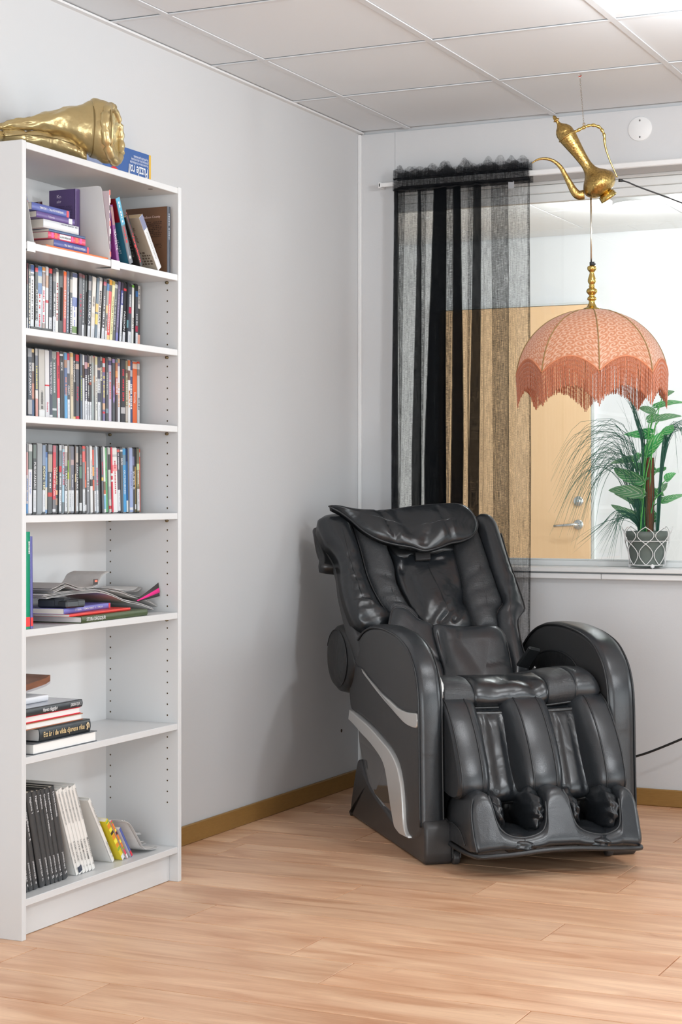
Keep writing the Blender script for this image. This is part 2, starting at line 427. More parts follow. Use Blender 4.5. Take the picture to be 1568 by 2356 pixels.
MB().box((-.86, -.035, 0), (.012, -.002, 2.15), bev=.002).build('door_leaf', M_DOOR, dr)
M_DF = mat('door_frame_grey', (.66, .68, .67), .5)
for a, b in (((.016, -.03, 0), (.032, 0, 2.165)), ((-.90, -.03, 0), (-.864, 0, 2.165)), ((-.864, -.03, 2.153), (.016, 0, 2.165))): MB().box(a, b).build('door_frame', M_DF, dr)
M_CHR = mat('brushed_steel', (.72, .72, .72), .25, 1)
my = Matrix.Rotation(PI / 2, 4, 'X')
for z, nm in ((1.092, 'lock_rosette'), (.966, 'handle_rosette')):
    MB().lathe([(.028, 0), (.028, .006), (.024, .009), (.001, .009)], 24, Matrix.Translation((-.053, -.035, z)) @ my).build(nm, M_CHR, dr)
MB().lathe([(.013, 0), (.013, .004), (.008, .006), (.001, .006)], 16, Matrix.Translation((-.053, -.044, 1.092)) @ my).build('lock_cylinder', M_CHR, dr)
MB().tube([(-.053, -.04, .966), (-.053, -.085, .966), (-.065, -.092, .966), (-.115, -.092, .962), (-.175, -.088, .958)], [.009, .009, .0095, .009, .007], 10).build('lever_handle', M_CHR, dr)
# ceiling lamps
M_LAMP = mat('lamp_diffuser', (1, 1, 1), .4, emit=((1, .98, .95), 9)); M_LAMPB = mat('lamp_body_white', (.8, .8, .8), .4)
def ceiling_lamp(x, y, r, label):
    t = thing('ceiling_lamp', label, 'ceiling lamp', (x, y, 2.533))
    MB().lathe([(r * .6, 0), (r, -.002), (r, -.03), (r * .97, -.034)], 40).build('lamp_body', M_LAMPB, t)
    MB().lathe([(r * .965, -.028), (r * .9, -.036), (r * .5, -.040), (.002, -.0405)], 40).build('diffuser', M_LAMP, t)
ceiling_lamp(1.80, -1.5, .17, 'round white lamp on the ceiling tiles at the top right, above the chair')
ceiling_lamp(.563, 1.925, .12, 'round lit lamp on the ceiling of the room behind the window')
# round cover plate
pl = at_y(1471, 296, -.004)
t = thing('cover_plate', 'round white blanking plate with two screws high on the window wall', 'cover plate', (pl.x, 0, pl.z))
MB().lathe([(.0445, 0), (.0445, .003), (.043, .004), (.001, .0042)], 40, my).build('plate', M_TRIM, t)
for dz in (.03, -.03): MB().lathe([(.0035, .0042), (.003, .0055), (.0005, .0055)], 10, Matrix.Translation((0, 0, dz)) @ my).build('screw', mat('screw_grey', (.25, .25, .25), .4, .8), t)

# ================================================================== curtain and rod
t = thing('curtain_rod', 'flat white rod across the window top carrying the black curtain', 'curtain rod', (.13, -.045, 2.318))
MB().box((-.03, -.004, -.009), (.06, .004, .007), bev=.002).build('inner_tube', M_TRIM, t)
MB().box((.03, -.006, -.0115), (2.3, .006, .0095), bev=.003).build('outer_tube', M_TRIM, t)
MB().box((-.032, -.004, -.012), (-.022, .044, .010), bev=.002).build('bracket', M_TRIM, t)
def sheer():
    m = bpy.data.materials.new('black_sheer_voile'); m.use_nodes = True; nt = m.node_tree; N = nt.nodes; L = nt.links
    for n in list(N): N.remove(n)
    o = N.new('ShaderNodeOutputMaterial'); t_ = N.new('ShaderNodeBsdfTransparent'); d = N.new('ShaderNodeBsdfDiffuse'); d.inputs[0].default_value = (.006, .007, .009, 1)
    mx = N.new('ShaderNodeMixShader'); tc = N.new('ShaderNodeTexCoord')
    def nz(st, sc_):
        mp = N.new('ShaderNodeMapping'); mp.inputs['Scale'].default_value = st; n = N.new('ShaderNodeTexNoise'); n.inputs['Scale'].default_value = sc_; n.inputs['Detail'].default_value = 3
        L.new(tc.outputs['Object'], mp.inputs[0]); L.new(mp.outputs[0], n.inputs['Vector']); return n
    a = nz((1, 1, .05), 420); b = nz((.12, 1, 1), 500)
    s = N.new('ShaderNodeMath'); s.operation = 'ADD'; L.new(a.outputs['Fac'], s.inputs[0]); L.new(b.outputs['Fac'], s.inputs[1])
    mr = N.new('ShaderNodeMapRange'); mr.inputs[1].default_value = .7; mr.inputs[2].default_value = 1.3; mr.inputs[3].default_value = .02; mr.inputs[4].default_value = .56; L.new(s.outputs[0], mr.inputs[0])
    lw = N.new('ShaderNodeLayerWeight'); lw.inputs[0].default_value = .5
    p = N.new('ShaderNodeMath'); p.operation = 'POWER'; L.new(lw.outputs['Facing'], p.inputs[0]); p.inputs[1].default_value = 3.
    ad = N.new('ShaderNodeMath'); ad.operation = 'MULTIPLY_ADD'; ad.use_clamp = True; L.new(p.outputs[0], ad.inputs[0]); ad.inputs[1].default_value = .7; L.new(mr.outputs[0], ad.inputs[2])
    L.new(ad.outputs[0], mx.inputs[0]); L.new(t_.outputs[0], mx.inputs[1]); L.new(d.outputs[0], mx.inputs[2]); L.new(mx.outputs[0], o.inputs[0]); return m
M_SHEER = sheer()
curt = thing('sheer_curtain', 'long black see-through curtain gathered on the white rod behind the armchair', 'curtain', (.43, -.045, 0))
# pleat zones across the width (fractions of the width at the top / at the bottom) and cloth layers in each
ZONES = [(.0, .0, 9), (.022, .042, 1), (.02, .05, 3), (.085, .06, 1), (.178, .145, 9), (.196, .215, 3), (.247, .232, 1), (.30, .243, 13), (.39, .40, 3), (.445, .436, 13), (.492, .515, 1),
         (.552, .57, 3), (.592, .57, 9), (.645, .635, 1), (.677, .67, 1), (.72, .74, 3), (.845, .862, 1), (.982, .985, 4), (1., 1., 0)]
CW = .545
def curtain_x(f, z):                              # left edge flares towards the floor
    x0 = -.26 - .012 * max(0, min(1, (2.2 - z) / 1.3)); return x0 + f * (CW + .012 * max(0, min(1, (2.2 - z) / 1.3)))
cb = MB(); NZ = 56
path = []                                         # (top fraction, bottom fraction, y)
yc = 0.
for i in range(len(ZONES) - 1):
    (a0, a1, n), (b0, b1, _) = ZONES[i], ZONES[i + 1]
    n_ = n if n % 2 else n - 1
    for l in range(n_):
        fr_ = range(0, 6)
        for k in fr_:
            q = k / 5; q = q if l % 2 == 0 else 1 - q
            if path and k == 0 and l == 0: continue
            e = .0014 * (l - (n_ - 1) / 2) * (1 if n_ > 1 else 0)
            path.append((a0 + (b0 - a0) * q, a1 + (b1 - a1) * q, e + (.006 * math.sin(PI * q) if n_ == 1 else .002 * math.sin(PI * q)), i))
vs = []
for j in range(NZ + 1):
    z = 2.318 - .020 - (2.298 - .04) * j / NZ; g = min(1, j / NZ * 2.2)
    for (ft, fb, y, i) in path:
        f = ft + (fb - ft) * g
        wob = .004 * math.sin(z * 3.1 + i * 1.7) * g
        vs.append(Vector((curtain_x(f, z) + wob * .6, y + .012 * math.sin(f * 23 + i) * (.3 + .7 * g) + wob * .4 - .012, z)))
n = len(path)
cb.add(vs, [(j * n + k, j * n + k + 1, (j + 1) * n + k + 1, (j + 1) * n + k) for j in range(NZ) for k in range(n - 1)])
cb.build('cloth', M_SHEER, curt)
def band(z0, z1, amp, dens, name, layers, edge=0.):
    b = MB(); m = 150
    for ly in range(layers):
        vs = []; rows = 7
        for r in range(rows + 1):
            z = z0 + (z1 - z0) * r / rows
            for k in range(m + 1):
                f = k / m
                y = ((.014 + .0025 * ly) if ly % 2 else (-.013 - .0025 * ly)) + amp * (noise.noise(Vector((f * dens, ly * 3.3, 0))) + .5 * noise.noise(Vector((f * dens * 2.6, ly, z * 6))))
                dz = edge * noise.noise(Vector((f * 12, 5, ly))) * (r / rows) if edge else 0
                vs.append(Vector((-.26 + CW * f + .004 * noise.noise(Vector((f * 30, z * 9, 1))), y, z + dz)))
        b.add(vs, [(r * (m + 1) + k, r * (m + 1) + k + 1, (r + 1) * (m + 1) + k + 1, (r + 1) * (m + 1) + k) for r in range(rows) for k in range(m)])
    return b.build(name, M_SHEER, curt)
band(2.286, 2.334, .004, 26, 'rod_pocket', 8); band(2.331, 2.364, .012, 20, 'ruffle', 7, .042)
bb = MB(); 
for z in (2.331, 2.288): bb.tube([(-.26 + CW * k / 60, -.02 + .003 * math.sin(k * 1.3), z + .0012 * math.sin(k * .9)) for k in range(61)], .0028, 5)
bb.build('hem_seam', mat('black_thread', (.01, .011, .013), .9), curt)
MB().box((.205, -.022, 2.262), (.228, -.0215, 2.29)).build('care_tag', mat('care_tag_white', (.35, .36, .38), .7), curt)
# ================================================================== bookcase
BY = -2.2285
bc = thing('bookcase', 'tall white open bookcase full of discs and books against the left wall', 'bookcase', (0, BY, 0))
XB, XF = .0145, .266
YL, YR_ = -2.607 - BY, -1.85 - BY
def bpart(name, a, b, bev=.0012, m=M_WHITE): return MB().box(a, b, bev=bev).build(name, m, bc)
bpart('side_panel', (XB, YL - .018, 0), (XF, YL, 2.0195)); bpart('side_panel', (XB, YR_, 0), (XF, YR_ + .018, 2.0195))
bpart('back_panel', (XB, YL, .08), (XB + .004, YR_, 2.0), 0, mat('white_hardboard', (.76, .76, .76), .5))
bpart('top_board', (XB + .0042, YL + .0003, 1.9995), (XF - .0012, YR_ - .0003, 2.0172))
SZ = dict(s1=1.765, s2=1.547, s3=1.325, s4=1.072, s5=.783, s6=.4605, s7=.1025)
for k, z in SZ.items(): bpart('bottom_board' if k == 's7' else 'shelf', (XB + .0045, YL + .0003, z - .0185), (XF - .0025, YR_ - .0003, z))
bpart('kickboard', (.222, YL + .0003, .001), (.236, YR_ - .0003, .0835))
hb = MB()
for x in (.034, .229):
    for k in range(50):
        z = 1.721 + .0317 - .03175 * k
        if z < .22 or any(-.03 < z - q < .012 for q in SZ.values()): continue
        for y, sg in ((YR_, -1), (YL, 1)):
            hb.lathe([(.0026, 0), (.0024, .0003)], 8, Matrix.Translation((x, y + sg * .0002, z)) @ Matrix.Rotation(sg * -PI / 2, 4, 'X'))
tag(hb.build('pin_holes', mat('bored_hole_brown', (.09, .06, .03), .9), bc), kind='stuff')
for z in SZ.values():
    if z > .2:
        for x in (.034, .229): MB().lathe([(.0045, 0), (.0045, .007), (.002, .008)], 8, Matrix.Translation((x, YR_, z - .0225)) @ Matrix.Rotation(PI / 2, 4, 'X')).build('shelf_pin', mat('pin_brass_dark', (.25, .2, .12), .4, 1), bc)
for x, y in ((.235, -1.955 - BY), (.06, -1.955 - BY)): MB().lathe([(.0075, 0), (.007, -.0006)], 16, Matrix.Translation((x, y, 1.9994))).build('cam_lock_cap', mat('cap_grey', (.2, .19, .18), .6), bc)

# ------------------------------------------------------------------ film discs: three rows
W_, K_, N_, R_, G_ = s2l(222, 222, 224), s2l(30, 31, 33), s2l(62, 64, 72), s2l(214, 58, 66), s2l(110, 112, 116)
S_ = s2l(98, 112, 128)
M_CASE = mat('black_case_plastic', (.02, .021, .023), .3)
M_CASEC = mat('clear_case_plastic', (.33, .34, .35), .25)
M_STK = mat('paper_sticker', s2l(216, 217, 220), .6)
A = lambda v: 56 + v * .09184
B = lambda v: 190 + v * .09184
def C(*c): return s2l(*c)
ROW2 = [
 (A, 60, 96, 'thin grey, dark red above', G_, [(0, .3, C(110, 50, 58)), (.78, 1, W_)], None, None),
 (A, 97, 160, 'dark slate with a pale streak', N_, [(.85, 1, C(60, 75, 100))], ('~', C(230, 220, 200), .1, .95), None),  # pale bar is a highlight put into the spine colour
 (A, 161, 256, 'white with a blue top', W_, [(0, .1, C(60, 90, 150)), (.12, .16, C(120, 125, 130)), (.9, .94, C(110, 110, 115))], ('~', C(120, 118, 120), .18, .8), None),
 (A, 257, 336, 'black with white and red title', K_, [(.04, .1, R_)], ('REDEEMER', W_, .35, .83, .0085), .8),
 (A, 338, 452, 'blue above, white below, red title', C(205, 208, 214), [(0, .14, C(70, 120, 180)), (.14, .24, C(190, 190, 180)), (.24, .4, C(90, 120, 165))], ('~', R_, .4, .87, .008), None),
 (A, 456, 538, 'white with orange top and pink script', W_, [(0, .05, C(232, 160, 90)), (.07, .28, C(150, 130, 125)), (.82, .9, C(170, 150, 145))], ('~', C(215, 70, 100), .34, .8, .008), None),
 (A, 540, 612, 'white with small red emblem', W_, [(.12, .3, C(190, 150, 120)), (.48, .52, C(215, 60, 70))], None, None),
 (A, 620, 706, 'dark navy with a red top', C(52, 55, 66), [(0, .07, C(216, 70, 68))], ('~', C(150, 155, 165), .12, .6), .72),
 (A, 712, 796, 'charcoal with white title', C(62, 64, 72), [(.06, .18, C(120, 110, 110))], ('~', W_, .36, .7, .008), .7),
 (A, 800, 868, 'white with dark red title', C(226, 222, 216), [(0, .04, C(120, 120, 120))], ('~', C(150, 40, 50), .2, .75, .008), None),
 (A, 872, 984, 'black open-backed', K_, [], None, None),
 (A, 988, 1060, 'orange with outlined white title', C(226, 100, 62), [(0, .05, C(250, 110, 30)), (.7, 1, C(196, 76, 80))], ('STEP DANCE', W_, .27, .7, .0085), None),
 (A, 1064, 1134, 'slate grey with white streak', C(95, 105, 122), [], ('~', C(200, 205, 212), .1, .9, .004), None),
 (A, 1138, 1206, 'charcoal with white lower title', C(60, 60, 64), [(.1, .3, C(170, 160, 150))], ('~', W_, .38, .92, .008), None),
 (A, 1208, 1336, 'white and lavender with blue emblem', C(222, 218, 216), [(0, .06, C(84, 92, 130)), (.36, .5, C(96, 112, 168)), (.8, .9, C(110, 140, 80))], ('~', C(140, 150, 205), .5, .8, .009), None),
 (A, 1342, 1424, 'dark with red lettering', C(74, 72, 80), [(0, .05, C(110, 70, 76))], ('D I R T I', C(210, 60, 90), .3, .63, .0085), None),
 (A, 1428, 1500, 'dark with a white streak and sticker', C(70, 72, 80), [(0, .05, C(130, 70, 74))], ('~', W_, .08, .7, .003), .76),  # thin white bar is a highlight painted on the spine
 (B, 58, 128, 'black with slotted back', K_, [], None, None),
 (B, 134, 214, 'slate with white spaced title', C(72, 78, 90), [(.08, .22, C(140, 130, 130))], ('CLOUD A', W_, .3, .74, .011), .76),
 (B, 220, 322, 'cardboard brown and cream', C(214, 206, 196), [(.55, .62, C(200, 190, 175))], ('~', C(120, 110, 105), .3, .45, .01), .75),
 (B, 326, 394, 'steel blue with yellow middle', C(96, 112, 126), [(.4, .53, C(228, 180, 96)), (.56, .72, C(232, 196, 96))], None, None),
 (B, 396, 476, 'white with black and red title', C(214, 208, 204), [(0, .05, C(160, 160, 160))], ('~ SEAT', C(60, 56, 60), .2, .72, .011), .78),
 (B, 478, 552, 'dark with white title and red dots', C(76, 72, 78), [(.04, .1, C(190, 80, 100))], ('~', W_, .26, .74, .008), .76),
 (B, 556, 618, 'blue topped with mixed picture', C(150, 145, 140), [(0, .06, K_), (.06, .17, C(40, 110, 176)), (.4, .52, C(210, 180, 130))], ('~', C(60, 60, 70), .55, .75, .007), .8),
 (B, 620, 702, 'red with an orange top', C(220, 62, 60), [(0, .08, C(236, 166, 50)), (.08, .18, C(50, 30, 40)), (.86, 1, C(230, 190, 130))], ('~', W_, .38, .82, .007), None),
 (B, 704, 778, 'pale yellow with dark title', C(232, 224, 170), [(0, .06, C(190, 170, 90))], ('WHATEVER LOLA WANTS', C(96, 92, 60), .24, .84, .0075), None),
 (B, 782, 858, 'dark grey with light grey title', C(84, 84, 86), [(.04, .1, C(200, 200, 200))], ('~', C(176, 178, 180), .28, .74, .007), None),
 (B, 862, 934, 'speckled purple grey', C(110, 100, 132), [(.8, 1, C(120, 120, 180))], ('~', C(160, 150, 180), .1, .75, .006), None),
 (B, 938, 1008, 'blue above with a long white sticker', C(84, 92, 160), [(0, .12, C(60, 50, 70))], ('~', W_, .16, .32, .008), .35),
 (B, 1012, 1090, 'black with bold white title', C(40, 40, 44), [(.08, .12, R_)], ('PASSION', W_, .44, .74, .0105), .77),
 (B, 1094, 1140, 'very dark with teal patch', C(40, 46, 56), [(.58, .7, C(100, 150, 160))], None, None),
 (B, 1144, 1232, 'charcoal with white and red title', C(70, 76, 88), [(0, .04, K_), (.36, .46, C(170, 40, 70))], ('~', W_, .16, .35, .011), .75),
 (B, 1236, 1300, 'white game box with green top', C(224, 224, 220), [(0, .04, C(110, 180, 60))], ('FIFA 15', C(90, 70, 76), .52, .7, .009), None),
 (B, 1304, 1366, 'dark with a blue top and white title', C(72, 74, 82), [(0, .1, K_), (.1, .19, C(40, 100, 160)), (.65, .74, C(170, 40, 70))], ('~', W_, .46, .64, .009), .76),
 (B, 1368, 1436, 'half white, half dark with pink foot', C(200, 196, 192), [(.36, .78, C(66, 66, 66)), (.78, 1, C(226, 168, 150))], ('~', C(110, 110, 112), .05, .3, .009), None),
]
ROW3 = [
 (A, 58, 80, 'thin grey', G_, [], None, None),
 (A, 82, 188, 'dark navy with white capitals', C(66, 72, 84), [(0, .12, C(150, 152, 158)), (.74, .95, C(170, 166, 168))], ('SONS OF ANARCHY', W_, .2, .68, .0115), None),
 (A, 192, 264, 'brown and blue picture', C(110, 84, 76), [(0, .05, C(220, 190, 130)), (.05, .2, C(50, 44, 44)), (.2, .32, C(180, 176, 172)), (.5, .72, C(186, 130, 112)), (.74, 1, C(56, 84, 118))], None, None),
 (A, 268, 336, 'slate above, pale below, yellow title', C(110, 116, 128), [(0, .1, C(190, 190, 190)), (.6, .72, C(226, 220, 214)), (.72, 1, C(206, 150, 140))], ('~', C(226, 214, 120), .25, .58, .008), None),
 (A, 340, 492, 'wide pale grey with ruled lines', C(190, 186, 180), [(.88, 1, C(222, 222, 220))], ('~|', C(70, 66, 66), .6, .86, .014), None),
 (A, 498, 610, 'white with one red band', C(214, 212, 214), [(.5, .522, C(205, 40, 60))], ('flowers', C(205, 60, 90), .76, .9, .009), None),
 (A, 614, 692, 'navy with white capitals', C(70, 72, 90), [(.94, .97, W_)], ('THE MAN WHO CRIED', W_, .16, .64, .0085), None),
 (A, 696, 812, 'dark green grey with a portrait', C(84, 98, 98), [(0, .1, C(150, 152, 148)), (.84, .87, C(200, 205, 205))], ('~', C(190, 195, 195), .1, .6, .01), None),
 (A, 816, 892, 'red with dark title', C(216, 60, 80), [(0, .04, C(190, 70, 80))], ('~', C(110, 30, 46), .2, .4, .007), .68),
 (A, 902, 984, 'black with white and green title', C(60, 62, 66), [(.03, .06, W_)], ('BECK', W_, .15, .28, .0105), None),
 (A, 988, 1064, 'bright blue with a face', C(96, 160, 206), [(.1, .22, C(170, 130, 110)), (.22, .62, C(90, 110, 150))], ('~', C(216, 140, 100), .36, .64, .008), None),
 (A, 1066, 1132, 'red topped, white title', C(84, 84, 88), [(0, .1, C(206, 50, 76)), (.1, .3, C(180, 182, 190))], ('CRAZY', W_, .48, .62, .01), .69),
 (A, 1136, 1214, 'cream with spaced dark letters', C(206, 192, 166), [(0, .06, C(216, 176, 110))], ('~', C(90, 80, 70), .32, .66, .006), None),
 (A, 1220, 1284, 'black with condensed white title', C(50, 52, 56), [(.94, .98, C(220, 190, 120))], ('BLOOD DIAMOND', W_, .1, .42, .009), None),
 (A, 1292, 1380, 'slate with red top and red script', C(84, 86, 96), [(0, .1, C(208, 52, 64)), (.14, .22, C(190, 170, 160)), (.93, .98, C(210, 50, 70))], ('Firefly', C(200, 50, 80), .48, .7, .0105), None),
 (A, 1384, 1436, 'blue grey with lime title', C(90, 104, 122), [], ('~', C(170, 180, 90), .3, .7, .006), None),
 (A, 1440, 1486, 'thin white', W_, [(.15, .35, C(80, 60, 50))], None, None),
 (B, 32, 106, 'midnight blue with a pink figure', C(62, 60, 80), [(.1, .2, C(196, 150, 160))], ('~', W_, .3, .68, .009), .69),
 (B, 108, 150, 'black with grey vertical title', C(66, 62, 70), [(.12, .18, C(200, 150, 120))], ('~', C(190, 190, 190), .3, .64, .006), .7),
 (B, 152, 206, 'black with spaced white capitals', C(56, 54, 58), [(0, .12, C(170, 166, 162)), (.4, .44, C(150, 70, 50))], ('WHITE', W_, .15, .4, .0105), .7),
 (B, 210, 270, 'sea grey and plain', C(160, 168, 168), [(0, .1, C(170, 164, 156))], None, None),
 (B, 274, 304, 'thin orange and brown', C(120, 100, 84), [(0, .03, C(210, 60, 40)), (.3, .4, C(216, 140, 60)), (.6, 1, C(60, 60, 62))], None, None),
 (B, 308, 370, 'cream with pale vertical words', C(216, 214, 206), [(0, .12, C(216, 206, 160))], ('~', C(160, 160, 158), .28, .8, .007), None),
 (B, 374, 450, 'dark blue with portrait and boxed title', C(72, 76, 92), [(.16, .2, C(190, 170, 160)), (.33, .55, C(206, 208, 212))], ('~', C(110, 112, 120), .34, .54, .008), .69),
 (B, 454, 508, 'dark with a cream label', C(70, 74, 78), [(0, .06, C(150, 148, 140)), (.16, .36, C(206, 204, 184))], ('~', C(90, 90, 84), .17, .35, .006), None),
 (B, 512, 580, 'lavender with red top and yellow title', C(116, 108, 146), [(0, .08, C(214, 70, 66)), (.08, .14, C(200, 206, 212)), (.14, .22, C(190, 90, 84)), (.7, .8, C(210, 170, 140)), (.83, .86, C(210, 56, 70))], ('~', C(226, 214, 90), .28, .62, .009), None),
 (B, 584, 650, 'graphite with grey outlined title', C(80, 82, 86), [(.78, .85, C(120, 140, 150))], ('~', C(176, 182, 184), .22, .56, .0085), None),
 (B, 654, 728, 'pale lilac with red-orange title', C(188, 176, 196), [(0, .04, C(170, 150, 150)), (.04, .11, C(90, 80, 120))], ('~', C(216, 96, 84), .21, .62, .0095), None),
 (B, 732, 798, 'dark grey with violet ring lines', C(78, 80, 86), [(0, .06, C(160, 140, 190))], ('8', C(156, 132, 190), .38, .68, .02), None),
 (B, 800, 862, 'rust to black with white title', C(76, 66, 70), [(0, .05, C(100, 120, 124)), (.05, .18, C(176, 110, 80)), (.18, .28, C(216, 150, 96)), (.28, .55, C(176, 76, 70))], ('~', C(226, 214, 206), .3, .56, .009), None),
 (B, 866, 936, 'white with orange capitals', C(216, 214, 218), [(0, .06, C(190, 160, 120)), (.06, .11, C(130, 120, 150))], ('~', C(214, 150, 100), .35, .74, .0085), None),
 (B, 940, 1048, 'black with tall red title', C(60, 60, 64), [(.74, .84, C(180, 176, 176))], ('~', C(206, 46, 66), .14, .64, .012), None),
 (B, 1052, 1110, 'olive lettered with a photo', C(150, 140, 112), [(.14, .2, C(120, 96, 86)), (.72, .96, C(190, 180, 170))], ('~', C(226, 224, 200), .2, .7, .007), None),
 (B, 1112, 1176, 'white with orange top and orange name', C(224, 222, 220), [(0, .09, C(206, 110, 60)), (.16, .31, C(130, 96, 86))], ('MARIA X', C(226, 130, 50), .47, .74, .0115), None),
 (B, 1180, 1250, 'navy with bold white script', C(70, 86, 120), [(.14, .24, C(180, 180, 186))], ('~', W_, .33, .76, .0125), None),
 (B, 1254, 1370, 'wide bright orange', C(224, 104, 56), [(.03, .11, C(226, 190, 170))], ('Eternity', C(230, 210, 200), .48, .66, .012), None),
 (B, 1372, 1436, 'white with red top and dark italic title', C(206, 206, 206), [(0, .03, C(216, 70, 40)), (.12, .22, C(150, 140, 136))], ('RULES', C(80, 88, 96), .57, .76, .0105), None),
]
